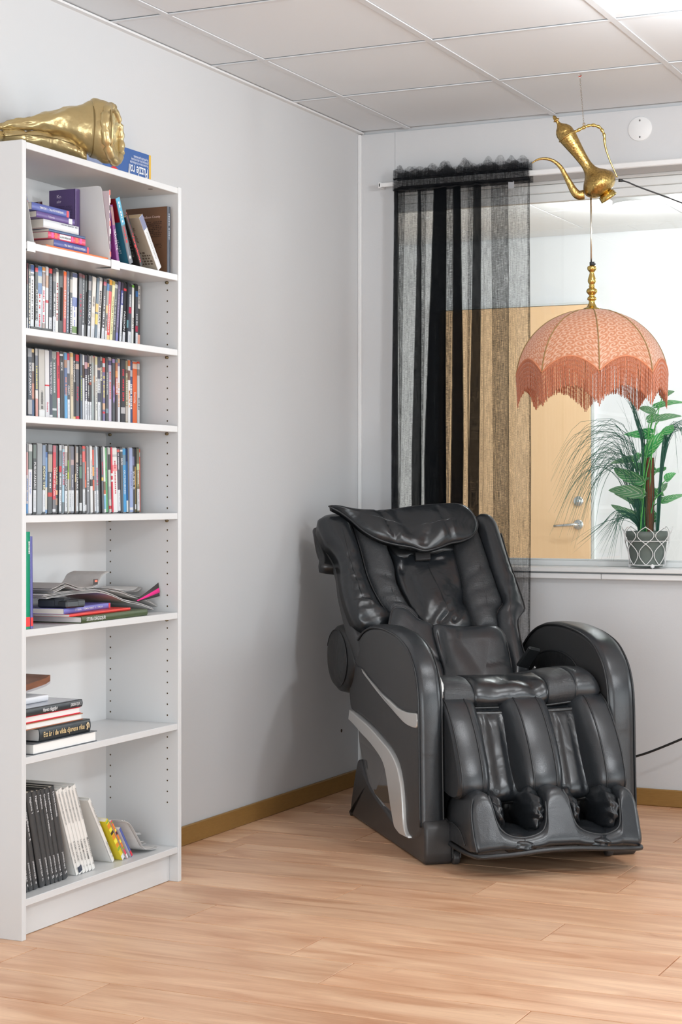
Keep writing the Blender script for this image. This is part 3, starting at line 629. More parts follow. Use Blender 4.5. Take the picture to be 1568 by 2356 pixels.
ROW4 = [
 (A, 56, 102, 'pinkish with pale blue words', C(206, 196, 200), [(0, .12, C(130, 130, 134)), (.12, .45, C(200, 150, 150)), (.86, 1, C(90, 150, 206))], ('~', C(110, 150, 200), .5, .84, .008), None),
 (A, 105, 206, 'white with small blue title', C(224, 222, 226), [(0, .1, C(206, 206, 206)), (.1, .36, C(120, 130, 126))], ('shooting fish', C(150, 160, 206), .4, .72, .0085), None),
 (A, 208, 290, 'black with bold white capitals', C(66, 70, 72), [(0, .2, C(104, 116, 112))], ('PURGE:ANARC', W_, .25, .64, .0125), .66),
 (A, 298, 428, 'wide plain silver grey', C(146, 150, 154), [], None, None),
 (A, 432, 514, 'blue grey with spaced gold capitals', C(84, 88, 92), [(0, .3, C(124, 140, 164))], ('KON TIK', C(226, 222, 180), .31, .66, .0125), .66),
 (A, 518, 576, 'deep blue picture', C(110, 146, 190), [(0, .1, K_), (.1, .18, C(56, 96, 160)), (.62, .95, C(206, 200, 190))], None, None),
 (A, 580, 690, 'black with white title and red spot', C(76, 78, 80), [(0, .1, C(130, 132, 136)), (.14, .4, C(170, 156, 140)), (.7, .76, C(190, 50, 40))], ('~', W_, .42, .64, .009), None),
 (A, 694, 776, 'red with white italic title', C(206, 60, 76), [(0, .1, C(180, 96, 110)), (.8, 1, C(116, 112, 116)), (.94, .98, W_)], ('Children of the Corn', W_, .33, .74, .0095), None),
 (A, 780, 852, 'dark with gold spaced capitals', C(76, 76, 78), [(.66, .73, C(220, 170, 130)), (.78, .88, C(160, 130, 110))], ('VILLAGE', C(226, 206, 160), .31, .58, .0085), None),
 (A, 856, 922, 'grey with red and white small words', C(120, 126, 132), [(0, .08, C(196, 200, 204)), (.31, .4, C(200, 50, 60))], ('~', W_, .42, .6, .01), .66),
 (A, 925, 986, 'pale blue with red capitals', C(158, 190, 208), [(0, .05, C(150, 150, 154)), (.84, 1, C(110, 120, 126))], ('BODY OF LIES', C(214, 60, 76), .09, .58, .011), None),
 (A, 990, 1066, 'dark with white stencil capitals', C(96, 94, 96), [(0, .09, C(216, 214, 210)), (.09, .3, C(170, 160, 156))], ('TRANSPO', W_, .36, .65, .0105), .67),
 (A, 1070, 1104, 'thin green and yellow', C(206, 206, 196), [(0, .22, C(90, 80, 60)), (.22, .4, C(120, 160, 60)), (.4, .5, C(190, 206, 70))], None, None),
 (A, 1108, 1166, 'brown grey with fine words', C(120, 116, 112), [(0, .1, C(110, 110, 114))], ('~', C(150, 140, 110), .3, .62, .005), .66),
 (A, 1170, 1252, 'violet grey with white words', C(112, 112, 124), [(.2, .28, C(176, 150, 150))], ('~', C(200, 202, 210), .42, .62, .007), .66),
 (A, 1255, 1284, 'thin dark brown', C(104, 84, 72), [(.42, .54, C(200, 180, 140))], None, None),
 (A, 1287, 1356, 'charcoal with tall white capitals', C(80, 82, 86), [(0, .1, C(150, 154, 156)), (.1, .24, C(190, 180, 170))], ('ZERO DARK', W_, .26, .65, .01), .66),
 (A, 1360, 1428, 'black picture cover with green patch', C(50, 44, 44), [(.3, .48, C(90, 120, 106)), (.85, .97, C(206, 206, 206))], ('~', C(150, 150, 150), .12, .28, .01), None),
 (A, 1430, 1502, 'grey with a salmon top', C(126, 126, 128), [(0, .04, C(216, 70, 66)), (.04, .06, C(120, 120, 120)), (.08, .24, C(220, 100, 98))], None, .65),
 (B, 38, 96, 'glowing orange above black', C(56, 46, 46), [(0, .22, C(120, 40, 36)), (.22, .4, C(216, 80, 40)), (.4, .5, C(190, 50, 34)), (.5, .62, C(220, 96, 40)), (.88, .97, C(200, 196, 196))], None, None),
 (B, 100, 162, 'mid grey with white vertical title', C(136, 136, 140), [], ('~', W_, .28, .66, .009), None),
 (B, 165, 232, 'white with a black silhouette', C(224, 222, 220), [(.5, .6, C(60, 60, 60))], ('~', C(150, 150, 150), .2, .5, .006), None),
 (B, 236, 282, 'black with red-orange flowers', C(96, 84, 78), [(.04, .28, C(216, 76, 50)), (.3, .44, C(226, 150, 70)), (.5, .66, C(206, 90, 66))], None, None),
 (B, 286, 342, 'cool grey with a sticker', C(126, 132, 140), [], ('~', C(160, 166, 172), .3, .6, .005), .67),
 (B, 344, 402, 'ice blue with pink script', C(186, 198, 208), [(.5, .66, C(160, 164, 168))], ('~', C(206, 70, 110), .32, .58, .009), .67),
 (B, 404, 454, 'plain black', C(52, 52, 54), [], None, None),
 (B, 456, 504, 'dark grey with red words and yellow dot', C(104, 106, 112), [(.46, .51, C(226, 190, 90))], ('~', C(200, 50, 80), .22, .44, .008), None),
 (B, 508, 560, 'white with brown and blue foot', C(224, 224, 224), [(.53, .66, C(120, 96, 80)), (.66, .72, C(190, 90, 60)), (.74, .95, C(130, 180, 210))], None, None),
 (B, 563, 630, 'green', C(86, 156, 100), [(0, .3, C(110, 170, 120))], ('~', C(120, 190, 130), .3, .55, .006), None),
 (B, 633, 690, 'grey white with a black oval', C(196, 194, 188), [(.1, .34, C(60, 56, 56)), (.6, .8, C(160, 164, 164)), (.9, .95, C(190, 40, 40))], None, None),
 (B, 693, 740, 'thin bright red', C(206, 50, 70), [(.4, .44, W_), (.5, .53, W_)], None, None),
 (B, 743, 862, 'white with spaced red capitals', C(226, 224, 222), [(.1, .14, C(190, 190, 190)), (.26, .36, C(226, 150, 150))], ('~', C(190, 60, 80), .2, .72, .009), None),
 (B, 868, 940, 'dark violet grey with a red square', C(80, 78, 90), [(.02, .06, C(216, 100, 90))], ('~', C(206, 204, 210), .08, .32, .007), .65),
 (B, 944, 1010, 'grey with white and red words', C(90, 94, 98), [(.03, .06, W_)], ('BECK', W_, .16, .27, .0105), None),
 (B, 1013, 1100, 'bright blue with white capitals', C(76, 154, 204), [(.1, .26, C(120, 150, 170))], ('OUTSOURCED', W_, .34, .72, .0105), None),
 (B, 1103, 1150, 'deep blue with a white foot', C(46, 96, 150), [(0, .2, C(24, 50, 96)), (.82, 1, C(216, 216, 214))], None, None),
 (B, 1153, 1238, 'pale lavender blue', C(156, 170, 206), [(.93, .97, W_)], ('~', C(120, 116, 150), .36, .62, .006), None),
 (B, 1242, 1296, 'black with white capitals', C(74, 74, 78), [(.12, .26, C(120, 120, 150))], ('SUPER 8', W_, .35, .64, .0115), None),
 (B, 1298, 1334, 'thin yellow brown', C(120, 106, 70), [(0, .28, C(40, 40, 44)), (.28, .62, C(170, 140, 80)), (.88, .96, W_)], None, None),
 (B, 1337, 1408, 'moss green with a light flare', C(120, 120, 100), [(.24, .34, C(190, 206, 160)), (.34, .6, C(150, 146, 116))], ('~', C(216, 214, 206), .35, .56, .01), .64),
 (B, 1411, 1442, 'thin orange red', C(216, 80, 60), [(.05, .12, C(200, 190, 186))], None, None),
]
ORD = ['first', 'second', 'third', 'fourth', 'fifth', 'sixth', 'seventh', 'eighth', 'ninth', 'tenth', 'eleventh', 'twelfth', 'thirteenth', 'fourteenth', 'fifteenth', 'sixteenth', 'seventeenth', 'eighteenth', 'nineteenth', 'twentieth', 'twenty-first', 'twenty-second']
def ordinal(i, n):
    return f'{ORD[i]} from the left' if i < n / 2 else (f'{ORD[n - 1 - i]} from the right' if n - 1 - i else 'last on the right')
DH = .19
def disc_row(rows, z, leanfn, rowname, xf=.156):
    n = len(rows)
    for i, (cv, a, b, desc, base, bands, tx, stk) in enumerate(rows):
        pa, pb = cv(a), cv(b)
        y0 = at_x(pa, 900, xf).y; y1 = at_x(pb, 900, xf).y
        ln = leanfn((pa + pb) / 2); wd = (y1 - y0) - .0006 - DH * .55 * abs(leanfn((pa + pb) / 2) - leanfn((pa + pb) / 2 + 7)); ym = (y0 + y1) / 2 - math.tan(ln) * DH / 2
        dx = R.uniform(-.002, .003)
        r = thing('disc_case', f'{desc} film case, {ordinal(i, n)}, {rowname} row', 'disc case', (xf + dx, ym, z + .0003 + abs(math.sin(ln)) * wd / 2), 0, f'film discs on the {rowname} disc shelf')
        r.rotation_euler = (-ln, 0, 0)
        lum = sum(base) / 3
        h = DH - (.002 if i % 3 else 0)
        MB().box((-.134, -wd / 2, 0), (-.0012, wd / 2, h), bev=.0012).build('case', M_CASEC if lum > .25 else M_CASE, r)
        if 'black open' in desc or 'slotted' in desc:
            s_ = MB().box((-.0012, -wd * .05, .05), (.0004, wd * .4, .14)); s_.build('slot', M_DARK, r); 
            MB().box((-.0014, -wd / 2 + .001, .002), (-.0004, -wd * .1, h - .002), bev=.0003).build('spine_edge', M_CASE, r)
            continue
        w2 = wd / 2 - .0007; z0, z1 = .003, h - .003; H = z1 - z0
        cuts = sorted({0., 1.} | {c for q in bands for c in q[:2]}); mb = MB(); cols = []
        for c0, c1 in zip(cuts, cuts[1:]):
            col = base
            for q in bands:
                if q[0] <= c0 + 1e-6 and q[1] >= c1 - 1e-6: col = q[2]
            m = cmat(col, .28)
            if m not in cols: cols.append(m)
            mb.box((-.0013, -w2, z1 - c1 * H), (.0002, w2, z1 - c0 * H), mi=cols.index(m))
        ins = mb.build('spine_insert', cols, r)
        if stk: MB().box((.0001, -w2 * .96, z0 + .004), (.0004, w2 * .96, z1 - stk * H)).build('spine_sticker', M_STK, r)
        if stk:
            mk = MB(); marks(mk, axes((.00055, w2 * .2, z1 - (stk + .05) * H), -Z3, Y3, X3), (.9 - stk) * H * .8, .003, 9, seed=i); mk.build('sticker_print', cmat(C(150, 152, 156), .6), r)
        if tx:
            s, col, f0, f1 = tx[:4]; sz = tx[4] if len(tx) > 4 else .006
            sz = min(sz, wd * .8)
            M = axes((.0006, 0, z1 - f0 * H), -Z3, Y3, X3); ln_ = (f1 - f0) * H
            if s[0] == '~':
                mk = MB(); marks(mk, M, ln_ * (.6 if 'SEAT' in s else 1), sz * .8, 26 if '|' in s else 11, seed=i * 7 + int(a)); mk.build('title_print', cmat(col, .5), r)  # illegible title marks; on two dark spines a painted highlight
                if 'SEAT' in s: text('SEAT', sz, axes((.0006, 0, z1 - (f0 + .64 * (f1 - f0)) * H), -Z3, Y3, X3), cmat(col, .5), r, 'title_print', width=ln_ * .34)
            else: text(s, sz * 1.15, M, cmat(col, .5), r, 'title_print', width=ln_)
def ramp(pts):
    def f(x):
        for (a, va), (b, vb) in zip(pts, pts[1:]):
            if x <= b: return rad(va + (vb - va) * max(0, min(1, (x - a) / (b - a))))
        return rad(pts[-1][1])
    return f
disc_row(ROW2, SZ['s2'], ramp([(60, .4), (190, 1.5), (205, 3), (225, 5), (270, 5.6), (290, 3), (315, .8)]), 'upper')
disc_row(ROW3, SZ['s3'], ramp([(60, -.3), (130, -1.), (200, -.3), (320, 0)]), 'middle')
disc_row(ROW4, SZ['s4'], ramp([(60, .3), (130, .8), (190, -.5), (215, -1.8), (250, -2.6), (290, -1.8), (320, -.8)]), 'lower')
for i, (p0, p1, lb) in enumerate(((57, 106, 'black open disc case lying flat at the left before the upper disc row'), (124, 167, 'black open disc case lying flat before the middle of the upper disc row'))):
    y0, y1 = at_x(p0, 750, .24).y, at_x(p1, 750, .24).y; y0 = max(y0, -2.604)
    r = thing('flat_disc_case', lb, 'disc case', ((.16 + .258) / 2, (y0 + y1) / 2, SZ['s2']), 0, 'open cases lying on the upper disc shelf')
    w_, l_ = .049, (y1 - y0) / 2
    MB().box((-w_, -l_, .0003), (w_, l_, .0015), bev=.0005).build('tray', M_CASE, r)
    for sx, sy, a, b in ((-w_, 0, .0015, l_), (w_ - .0015, 0, .0015, l_)): MB().box((sx, -l_, .0015), (sx + .0015, l_, .0065 if i == 0 else .003)).build('rim', M_CASE, r)
    MB().box((-w_ + .002, l_ - .0015, .0015), (w_ - .002, l_, .0065 if i == 0 else .003)).build('rim', M_CASE, r)

# ------------------------------------------------------------------ books
M_PAGE = mat('book_paper', s2l(226, 220, 208), .8, bump=(900, .3, (1, 1, .02), .001)); M_PAGE2 = mat('tan_book_paper', s2l(196, 172, 138), .8)
M_PAGEW = mat('white_book_paper', s2l(232, 232, 230), .8)
def book(name, label, t, d, h, M, cover, pages=None, spine=None, soft=False, group=None, cat='book', over=.003, rough=.35):
    """local: spine at x=0 (book runs to -d), thickness 0..t along y, height 0..h along z"""
    r = thing(name, label, cat, (0, 0, 0), 0, group); r.matrix_world = M
    cm = cmat(cover, rough) if not isinstance(cover, bpy.types.Material) else cover
    sm = cm if spine is None else cmat(spine, rough)
    ct = .0008 if soft else .0022; ov = 0.0005 if soft else over
    mb = MB(); mb.box((-d, 0, 0), (-.001, ct, h), bev=.0003); mb.box((-d, t - ct, 0), (-.001, t, h), bev=.0003); mb.build('cover', cm, r)
    n = 6 if not soft else 2; sp = MB(); pr = []
    bul = .0 if soft else min(.003, t * .12)
    for k in range(n + 1):
        a = k / n; pr.append((-.0012 + bul * math.sin(PI * a) + .0012, t * a))
    out = [(x, y) for x, y in pr] + [(x - ct, y) for x, y in pr[::-1]]
    sp.loft([[Vector((x, y, z)) for x, y in out] for z in (0, h)]); sp.build('spine', sm, r)
    MB().box((-d + ov, ct, ov), (-ct - .0005, t - ct, h - ov)).build('page_block', pages or M_PAGE, r)
    return r
def stext(r, s, f0, f1, size, col, t, h, x=.0035, face='spine', width=True, ypos=.5):
    text(s, size, axes((x, t * ypos, h * (1 - f0)), -Z3, Y3, X3), cmat(col, .5), r, 'title_print', width=(f1 - f0) * h if width else None)
def smarks(r, f0, f1, hh, col, t, h, n=10, x=.0032, ypos=.5):
    mk = MB(); marks(mk, axes((x, t * ypos, h * (1 - f0)), -Z3, Y3, X3), (f1 - f0) * h, hh, n, seed=int(f0 * 1000 + h * 997)); mk.build('title_print', cmat(col, .5), r)
def up_pose(x, y, z, lean=0.):                   # upright, spine to the room; positive lean tips the top to the left
    return Matrix.Translation((x, y, z)) @ Matrix.Rotation(lean, 4, 'X')
def flat_pose(x, yr, z, rz=0.):                  # lying flat, spine to the room, right end at yr
    return Matrix.Translation((x, yr, z)) @ Matrix.Rotation(rz, 4, 'Z') @ axes((0, 0, 0), X3, Z3, -Y3)
def ypx(px, x): return at_x(px, 900, x).y
WT = W_
# --- shelf 1, stack left of the large divider
z = SZ['s1'] + .0004
G1 = 'books stacked flat on the top shelf'
b = book('booklet', 'thin orange booklet at the very bottom of the top-shelf stack', .0055, .14, ypx(253, .255) - ypx(106, .255) - .001, flat_pose(.255, ypx(253, .255), z), C(226, 120, 66), soft=True, group=G1, cat='booklet'); z += .006
st = [('blue language book with white title and red tip, lowest of the flat stack', 206, .020, .175, C(82, 92, 156), ('TYSKA · TEMATISKT 1 · TALA FÖR UNGA NYBÖRJARE', .28, .87, .0075, WT), R_),
      ('white and pink striped book second in the flat stack', 196.5, .017, .17, C(216, 80, 110), ('Zed | NYA ORDNA SVAR', .3, .6, .007, C(60, 60, 60)), None),
      ('thin dark blue book third from the bottom of the flat stack', 196, .007, .165, C(70, 92, 130), None, None),
      ('plain white thick paperback in the middle of the flat stack', 181, .022, .16, C(218, 220, 224), None, None),
      ('purple book with a white library sticker in the flat stack', 172, .016, .17, C(100, 80, 140), ('Uppsala', .3, .46, .008, C(190, 176, 210)), None),
      ('blue language book with white title on top of the flat stack', 160, .019, .17, C(90, 102, 168), ('TEMATISKT 1 · TALA FÖR NYBÖRJARE', .2, .83, .0075, WT), R_)]
for lb, pxr, t_, h_, col, tx, tip in st:
    xx = .247 - R.uniform(0, .006); yr = ypx(pxr, xx); h_ = min(h_, yr + 2.556)
    r = book('book', lb, t_, .115, h_, flat_pose(xx, yr, z, rad(R.uniform(-2, 2))), col, soft=True, group=G1)
    if tx: stext(r, tx[0], tx[1], tx[2], tx[3], tx[4], t_, h_, .0006)
    if tip: MB().box((-.001, .001, .004), (.0005, t_ - .001, .014)).build('red_spine_end', cmat(tip), r)
    if 'sticker' in lb: MB().box((-.001, .001, .012), (.0005, t_ - .001, .028)).build('library_sticker', M_STK, r)
    if 'plain white' in lb: smarks(r, .5, .95, .003, C(110, 110, 120), t_, h_, 14, .0006, .8)
    if 'striped' in lb:
        mk = MB(); cs = [cmat(C(236, 96, 60)), cmat(C(236, 70, 150)), cmat(C(80, 50, 60)), M_STK]
        for a, b_, mi in ((.08, .14, 1), (.17, .24, 0), (.3, .6, 3), (.62, .66, 1), (.72, .8, 0), (.84, .9, 1)): mk.box((-.001, .003, h_ * (1 - b_)), (.0003, t_ - .001, h_ * (1 - a)), mi=mi)
        mk.build('striped_print', cs, r)
    z += t_ + .0006
# comics fanned on the stack
for i, (c, y_) in enumerate(((C(206, 200, 200), -2.505), (C(170, 150, 150), -2.493), (C(196, 190, 190), -2.481), (C(70, 90, 160), -2.469))):
    r = book('comic', f'thin picture comic, {ORD[i]} of four leaning on the flat stack behind the small divider', .006, .15, .075, up_pose(.2 - .004 * i, y_ - .02, z + .0006, rad(24)), c, soft=True, group='comics on the top shelf', cat='comic')
    mk = MB()
    q = random.Random(i)
    for k in range(5): mk.box((-.001, .001, .006 + .013 * k), (.0004, .005, .014 + .013 * k), mi=k % 3)
    mk.build('cover_print', [cmat(C(150, 60, 60)), cmat(C(70, 70, 76)), cmat(C(90, 140, 110))], r)
r = book('book', 'dark maroon book leaning at the back behind the flat stack', .022, .06, .16, up_pose(.088, -2.262, SZ['s1'] + .0006, rad(14)), C(58, 16, 24))
r = book('book', 'purple upright book half hidden by the large divider', .024, .085, .197, Matrix.Translation((.165, -2.2345, SZ['s1'] + .0006)) , C(94, 74, 126))
text('Kn', .013, axes((-.06, -.0004, .178), X3, Z3, -Y3), cmat(C(220, 210, 230)), r, 'title_print'); text('sör', .011, axes((-.06, -.0004, .164), X3, Z3, -Y3), cmat(C(220, 210, 230)), r, 'title_print')
mk = MB(); marks(mk, axes((-.06, -.0004, .15), X3, Z3, -Y3), .05, .003, 8, rows=20, seed=3); mk.build('cover_print', cmat(C(70, 56, 96)), r)
# metal dividers
M_DIV = mat('white_powder_coated_steel', (.70, .70, .70), .4)
def divider(y, x0, x1t, x1b, label, ztop, side=1):
    t = thing('book_divider', label, 'book divider', (0, y, SZ['s1']), 0, 'metal dividers on the top shelf')
    P = [(x0, .001), (x1b, .001), (x1t, ztop - .012), (x1t - .004, ztop - .003), (x1t - .014, ztop), (x0 + .012, ztop), (x0 + .003, ztop - .004), (x0, ztop - .014)]
    slab(MB(), P, lambda a, b_, d: Vector((a, d, b_)), -.0006, .0006, .0003, 1).build('plate', M_DIV, t)
    ya, yb_ = (0, .043) if side > 0 else (-.036, 0)
    MB().box((XF - .0018, ya, -.0225), (XF - .0004, yb_, .0015)).build('front_clip', M_DIV, t)
    MB().box((.215, ya, -.0235), (XF - .0006, yb_, -.0223)).build('under_clip', M_DIV, t)
    return t
divider(-2.2085, .125, .235, .262, 'large white metal book divider in the middle of the top shelf', .205)
divider(-2.5665, .12, .225, .262, 'white metal book divider at the left end of the top shelf', .2, -1)
# right group on shelf 1
def lean_pose(px, x, z, ln, t):                 # right foot of a left-leaning book at a given place
    return up_pose(x, ypx(px, x) - t / math.cos(rad(ln)), z + t * math.sin(rad(ln)) * 0 , rad(ln))
z = SZ['s1'] + .0004
G2 = 'books leaning on the top shelf'
r = book('magazine', 'thin bright magazine edge right beside the large divider', .005, .13, .19, up_pose(.255, -2.2055+.004, z, rad(1)), C(206, 190, 196), soft=True, cat='magazine', group=G2)
mk = MB()
for k in range(9): mk.box((-.001, .001, .01 + .021 * k), (.0004, .007, .024 + .021 * k), mi=k % 4)
mk.build('spine_print', [cmat(C(216, 110, 100)), cmat(C(110, 80, 120)), cmat(C(60, 56, 60)), cmat(C(226, 216, 210))], r)
r = book('book', 'purple paperback with white vertical name near the large divider', .014, .11, .155, lean_pose(275, 0.255, z, 13, 0.014), C(122, 44, 122), soft=True, group=G2)
stext(r, 'TRAVOLTA', .42, .8, .012, WT, .014, .155, .0006)
mk = MB(); mk.box((-.001, .001, .1), (.0004, .013, .15)); mk.build('spine_picture', cmat(C(150, 110, 110)), r)
r = book('book', 'teal and grey paperback with red cover top, leaning left', .021, .115, .175, lean_pose(307, 0.255, z, 22, 0.021), C(40, 104, 124), M_PAGE2, spine=C(104, 108, 116), soft=True, group=G2)
MB().box((-.001, .0005, .11), (.0005, .0205, .1865)).build('blue_spine_top', cmat(C(78, 158, 188)), r)
smarks(r, .06, .38, .007, WT, .021, .187, 6, .0008); smarks(r, .44, .7, .008, C(200, 50, 56), .021, .187, 4, .0007)
MB().box((-.113, -.0005, .12), (-.002, .0006, .1865)).build('red_cover_picture', cmat(C(120, 14, 24)), r)
mk = MB(); marks(mk, axes((-.09, -.0008, .1), X3, Z3, -Y3), .07, .004, 6, rows=12, seed=5); mk.build('cover_print', cmat(C(170, 200, 206)), r)
mk = MB(); mk.lathe([(.005, 0), (.0049, .0004), (.0005, .0005)], 12, Matrix.Translation((.0005, .0105, .018)) @ Matrix.Rotation(PI / 2, 4, 'Y')); mk.build('spine_emblem', cmat(WT), r)
r = book('book', 'black paperback with red script title leaning left', .017, .125, .15, lean_pose(331, 0.255, z, 31, 0.017), C(30, 26, 24), M_PAGE2, soft=True, group=G2)
smarks(r, .04, .4, .005, C(120, 40, 40), .017, .168, 6, .0007); stext(r, 'Vargskinn', .42, .93, .014, C(216, 40, 46), .017, .168, .0007)
mk = MB(); marks(mk, axes((-.07, -.0005, .1), X3, Z3, -Y3), .06, .003, 7, rows=16, seed=8); mk.build('cover_print', cmat(C(120, 112, 104)), r)
r = book('book', 'maroon paperback leaning behind the white-spined one', .02, .095, .2, up_pose(.118, -1.958, z, rad(30)), C(52, 26, 26), M_PAGE2, spine=C(150, 80, 84), soft=True, group=G2)
r = book('book', 'white-spined paperback with a beige landscape cover leaning left', .022, .125, .172, lean_pose(375, 0.255, z, 37, 0.022), C(176, 164, 148), M_PAGE2, spine=C(224, 224, 224), soft=True, group=G2)
MB().box((-.001, .0005, .13), (.0005, .0215, .171)).build('blue_spine_picture', cmat(C(112, 116, 146)), r); smarks(r, .3, .82, .003, C(160, 160, 160), .022, .172, 10, .0007)
mk = MB(); marks(mk, axes((-.1, -.0004, .14), X3, Z3, -Y3), .07, .0025, 8, rows=13, seed=9); marks(mk, axes((-.11, -.0004, .06), X3, Z3, -Y3), .1, .006, 7, rows=5, seed=10); mk.build('cover_print', cmat(C(96, 80, 66)), r)
yb = ypx(391, .25) - .019
r = book('book', 'brown upright book with a long blurb against the right side panel', .018, .14, .193, up_pose(.252, yb, z, 0), mat('brown_book_cover', s2l(126, 92, 68), .4, noise_col=(9, s2l(82, 56, 42), (1, 1, 1))), spine=C(60, 66, 78), soft=True)
text('Broarna i Madison County', .0098, axes((-.122, -.0004, .165), X3, Z3, -Y3), cmat(C(216, 186, 176)), r, 'title_print', width=.098)
mk = MB(); marks(mk, axes((-.104, -.0004, .15), X3, Z3, -Y3), .082, .0035, 9, rows=9, seed=11); marks(mk, axes((-.05, -.0004, .085), X3, Z3, -Y3), .03, .003, 3, rows=3, seed=12); mk.build('cover_print', cmat(C(66, 46, 36)), r)
smarks(r, .1, .5, .005, C(190, 196, 206), .018, .193, 9, .0007)

# --- shelf 5: two upright books, then a pile
z = SZ['s5'] + .0004
r = book('book', 'green upright book with red foot at the left end of the magazine shelf', .032, .17, .247, up_pose(.253, -2.6045, z), C(0, 148, 110), soft=True, group='upright books by the left panel')
smarks(r, .1, .22, .007, WT, .032, .247, 5, .0007, .85); MB().box((-.001, .0004, .006), (.0005, .0315, .03)).build('red_spine_foot', cmat(C(226, 44, 44)), r)
r = book('book', 'violet blue book with red foot leaning on the green one', .011, .17, .235, up_pose(.252, -2.5685, z, rad(.8)), C(96, 96, 164), soft=True, group='upright books by the left panel')
MB().box((-.001, .0004, .006), (.0005, .0106, .028)).build('red_spine_foot', cmat(C(226, 44, 44)), r)
def flat_px(pa, pb, z, t, d, **k):
    a = at_z(*pa, z); b = at_z(*pb, z); v = b - a; L_ = v.length; v.normalize(); out = Vector((v.y, -v.x, 0))
    M = axes(b, out, Z3, -v); return M, L_
GP = 'pile on the magazine shelf'
M, h = flat_px((187, 1434.5), (338, 1415.5), z, .018, .2); r = book('book', 'dark green hardback with white capitals at the bottom of the pile', .018, .2, h, M, C(70, 84, 54), M_PAGEW, group=GP)
stext(r, 'STORA DÄGGDJUR', .06, .34, .013, WT, .018, h)
z5 = z + .0186
M, h = flat_px((160, 1420), (300, 1403.5), z5, .007, .2); r = book('booklet', 'thin bright red booklet lying on the green hardback', .007, .19, h, M, C(222, 62, 54), soft=True, group=GP, cat='booklet')
z5 += .0076
M, h = flat_px((147, 1413.5), (254, 1398.5), z5, .013, .2); r = book('book', 'violet blue language book with red spine end lying on the red booklet', .0145, .15, h, M, C(116, 116, 190), soft=True, group=GP)
stext(r, 'TYSKA · TEMATISKT 1 · TALA', .22, .82, .007, WT, .0145, h, .0007); MB().box((-.001, .0005, .002), (.0005, .014, .012)).build('red_spine_end', cmat(R_), r)
ztop = z5 + .015
for i, (pa, pb, hh, lb) in enumerate((((86, 1398.5), (151, 1399), .024, 'black plastic power adapter left on the book pile'), ((153, 1400), (197, 1397), .020, 'smaller black plastic box beside the power adapter'))):
    a = at_z(*pa, ztop); b_ = at_z(*pb, ztop)
    t = thing('black_adapter' if i == 0 else 'black_device', lb, 'device', (0, 0, 0)); v = b_ - a; L_ = v.length; v.normalize(); out = Vector((v.y, -v.x, 0)); t.matrix_world = axes(a, v, -out, Z3)
    mb_ = MB(); mb_.box((.0, .0, .0005), (L_, .06, hh), bev=.004); mb_.build('housing', mat('black_soft_plastic', (.025, .03, .035), .35), t)
    MB().box((L_ * .58, -.0012, .004), (L_ * .985, .058, hh + .0012), bev=.003).build('lid', mat('black_soft_plastic', 0), t)
def news(name, label, prof, x0, x1, cols, cat='newspaper', zf=None, gap=.0022, th=.0012):
    """folded paper: profile in (y,z), sheet run from x0 to x1"""
    t = thing(name, label, cat, (0, 0, 0)); zf_ = max(q for q in SZ.values() if q < prof[-1][1] + .002)
    for k, c in enumerate(cols):
        P = cr([(p[0], p[1], 0) for p in prof], 26); top = []; bot = []
        for q, p in enumerate(P):
            f = q / 25; s_ = (len(cols) - 1 - k) * gap * (1 - .3 * f) ; yy = p.x + .004 * math.sin(k * 2.1) - .003 * k; zt_ = max(p.y - s_, zf_ + .0012 + th + k * (th + .0004)); top.append(Vector((0, yy, zt_))); bot.append(Vector((0, yy, zt_ - th)))
        ring = top + bot[::-1]
        MB().loft([[Vector((x, p.y + .01 * sk, p.z)) for p in ring] for x, sk in ((x0, 0), ((x0 + x1) / 2, .5), (x1 - .003 * (k % 3), 1))]).build('page', mat('newsprint_%d' % k, c, .75, noise_col=(55, tuple(v * .78 for v in c), (1, 1, 1))), t)
    return t
NG = [C(206, 204, 202), C(190, 186, 184), C(214, 212, 210), C(176, 172, 170), C(222, 220, 218)]
zz = ztop + .037
y_ = lambda px: at_x(px, 1390, .2).y
news('newspaper', 'folded grey newspaper bulging open on top of the black adapter', [(y_(112), zz + .016), (y_(125), zz + .021), (y_(141), zz + .028), (y_(156), zz + .022), (y_(172), zz + .0135), (y_(186), zz + .0125)], .06, .21, NG[:4], gap=.0035)
news('newspaper', 'large folded newspaper sloping over the pile with a raised page corner', [(y_(101), zz - .0005), (y_(150), zz + .004), (y_(200), zz + .004), (y_(228), zz + .0005), (y_(258), zz - .014), (y_(285), zz - .032), (y_(318), zz - .045), (y_(350), SZ['s5'] + .015)], .04, .2, NG, gap=.0024)
tn = news('newspaper', 'crumpled newspaper sheet with a curled white corner', [(y_(196), zz + .0095), (y_(212), zz + .013), (y_(222), zz + .024), (y_(231), zz + .042), (y_(246), zz + .050)], .09, .2, [C(226, 226, 226), C(216, 216, 216)])
MB().box((.2005, y_(214), zz + .016), (.2012, y_(224), zz + .031)).build('black_picture', cmat(C(60, 56, 54)), tn); MB().box((.2013, y_(217), zz + .023), (.2016, y_(223), zz + .029)).build('red_picture', cmat(C(226, 120, 96)), tn)
news('newspaper', 'open newspaper fanned out towards the right end of the pile', [(y_(250), zz + .003), (y_(275), zz - .006), (y_(300), zz - .021), (y_(330), zz - .034), (y_(358), SZ['s5'] + .022)], .06, .2, NG[1:], gap=.0025)
tm = news('magazine', 'magazine with a black and magenta cover curling up at the right of the pile', [(y_(296), SZ['s5'] + .076), (y_(322), SZ['s5'] + .068), (y_(345), SZ['s5'] + .066), (y_(356), SZ['s5'] + .074)], .03, .15, [C(210, 206, 206), C(196, 196, 200), C(60, 54, 52)], cat='magazine', gap=.003)
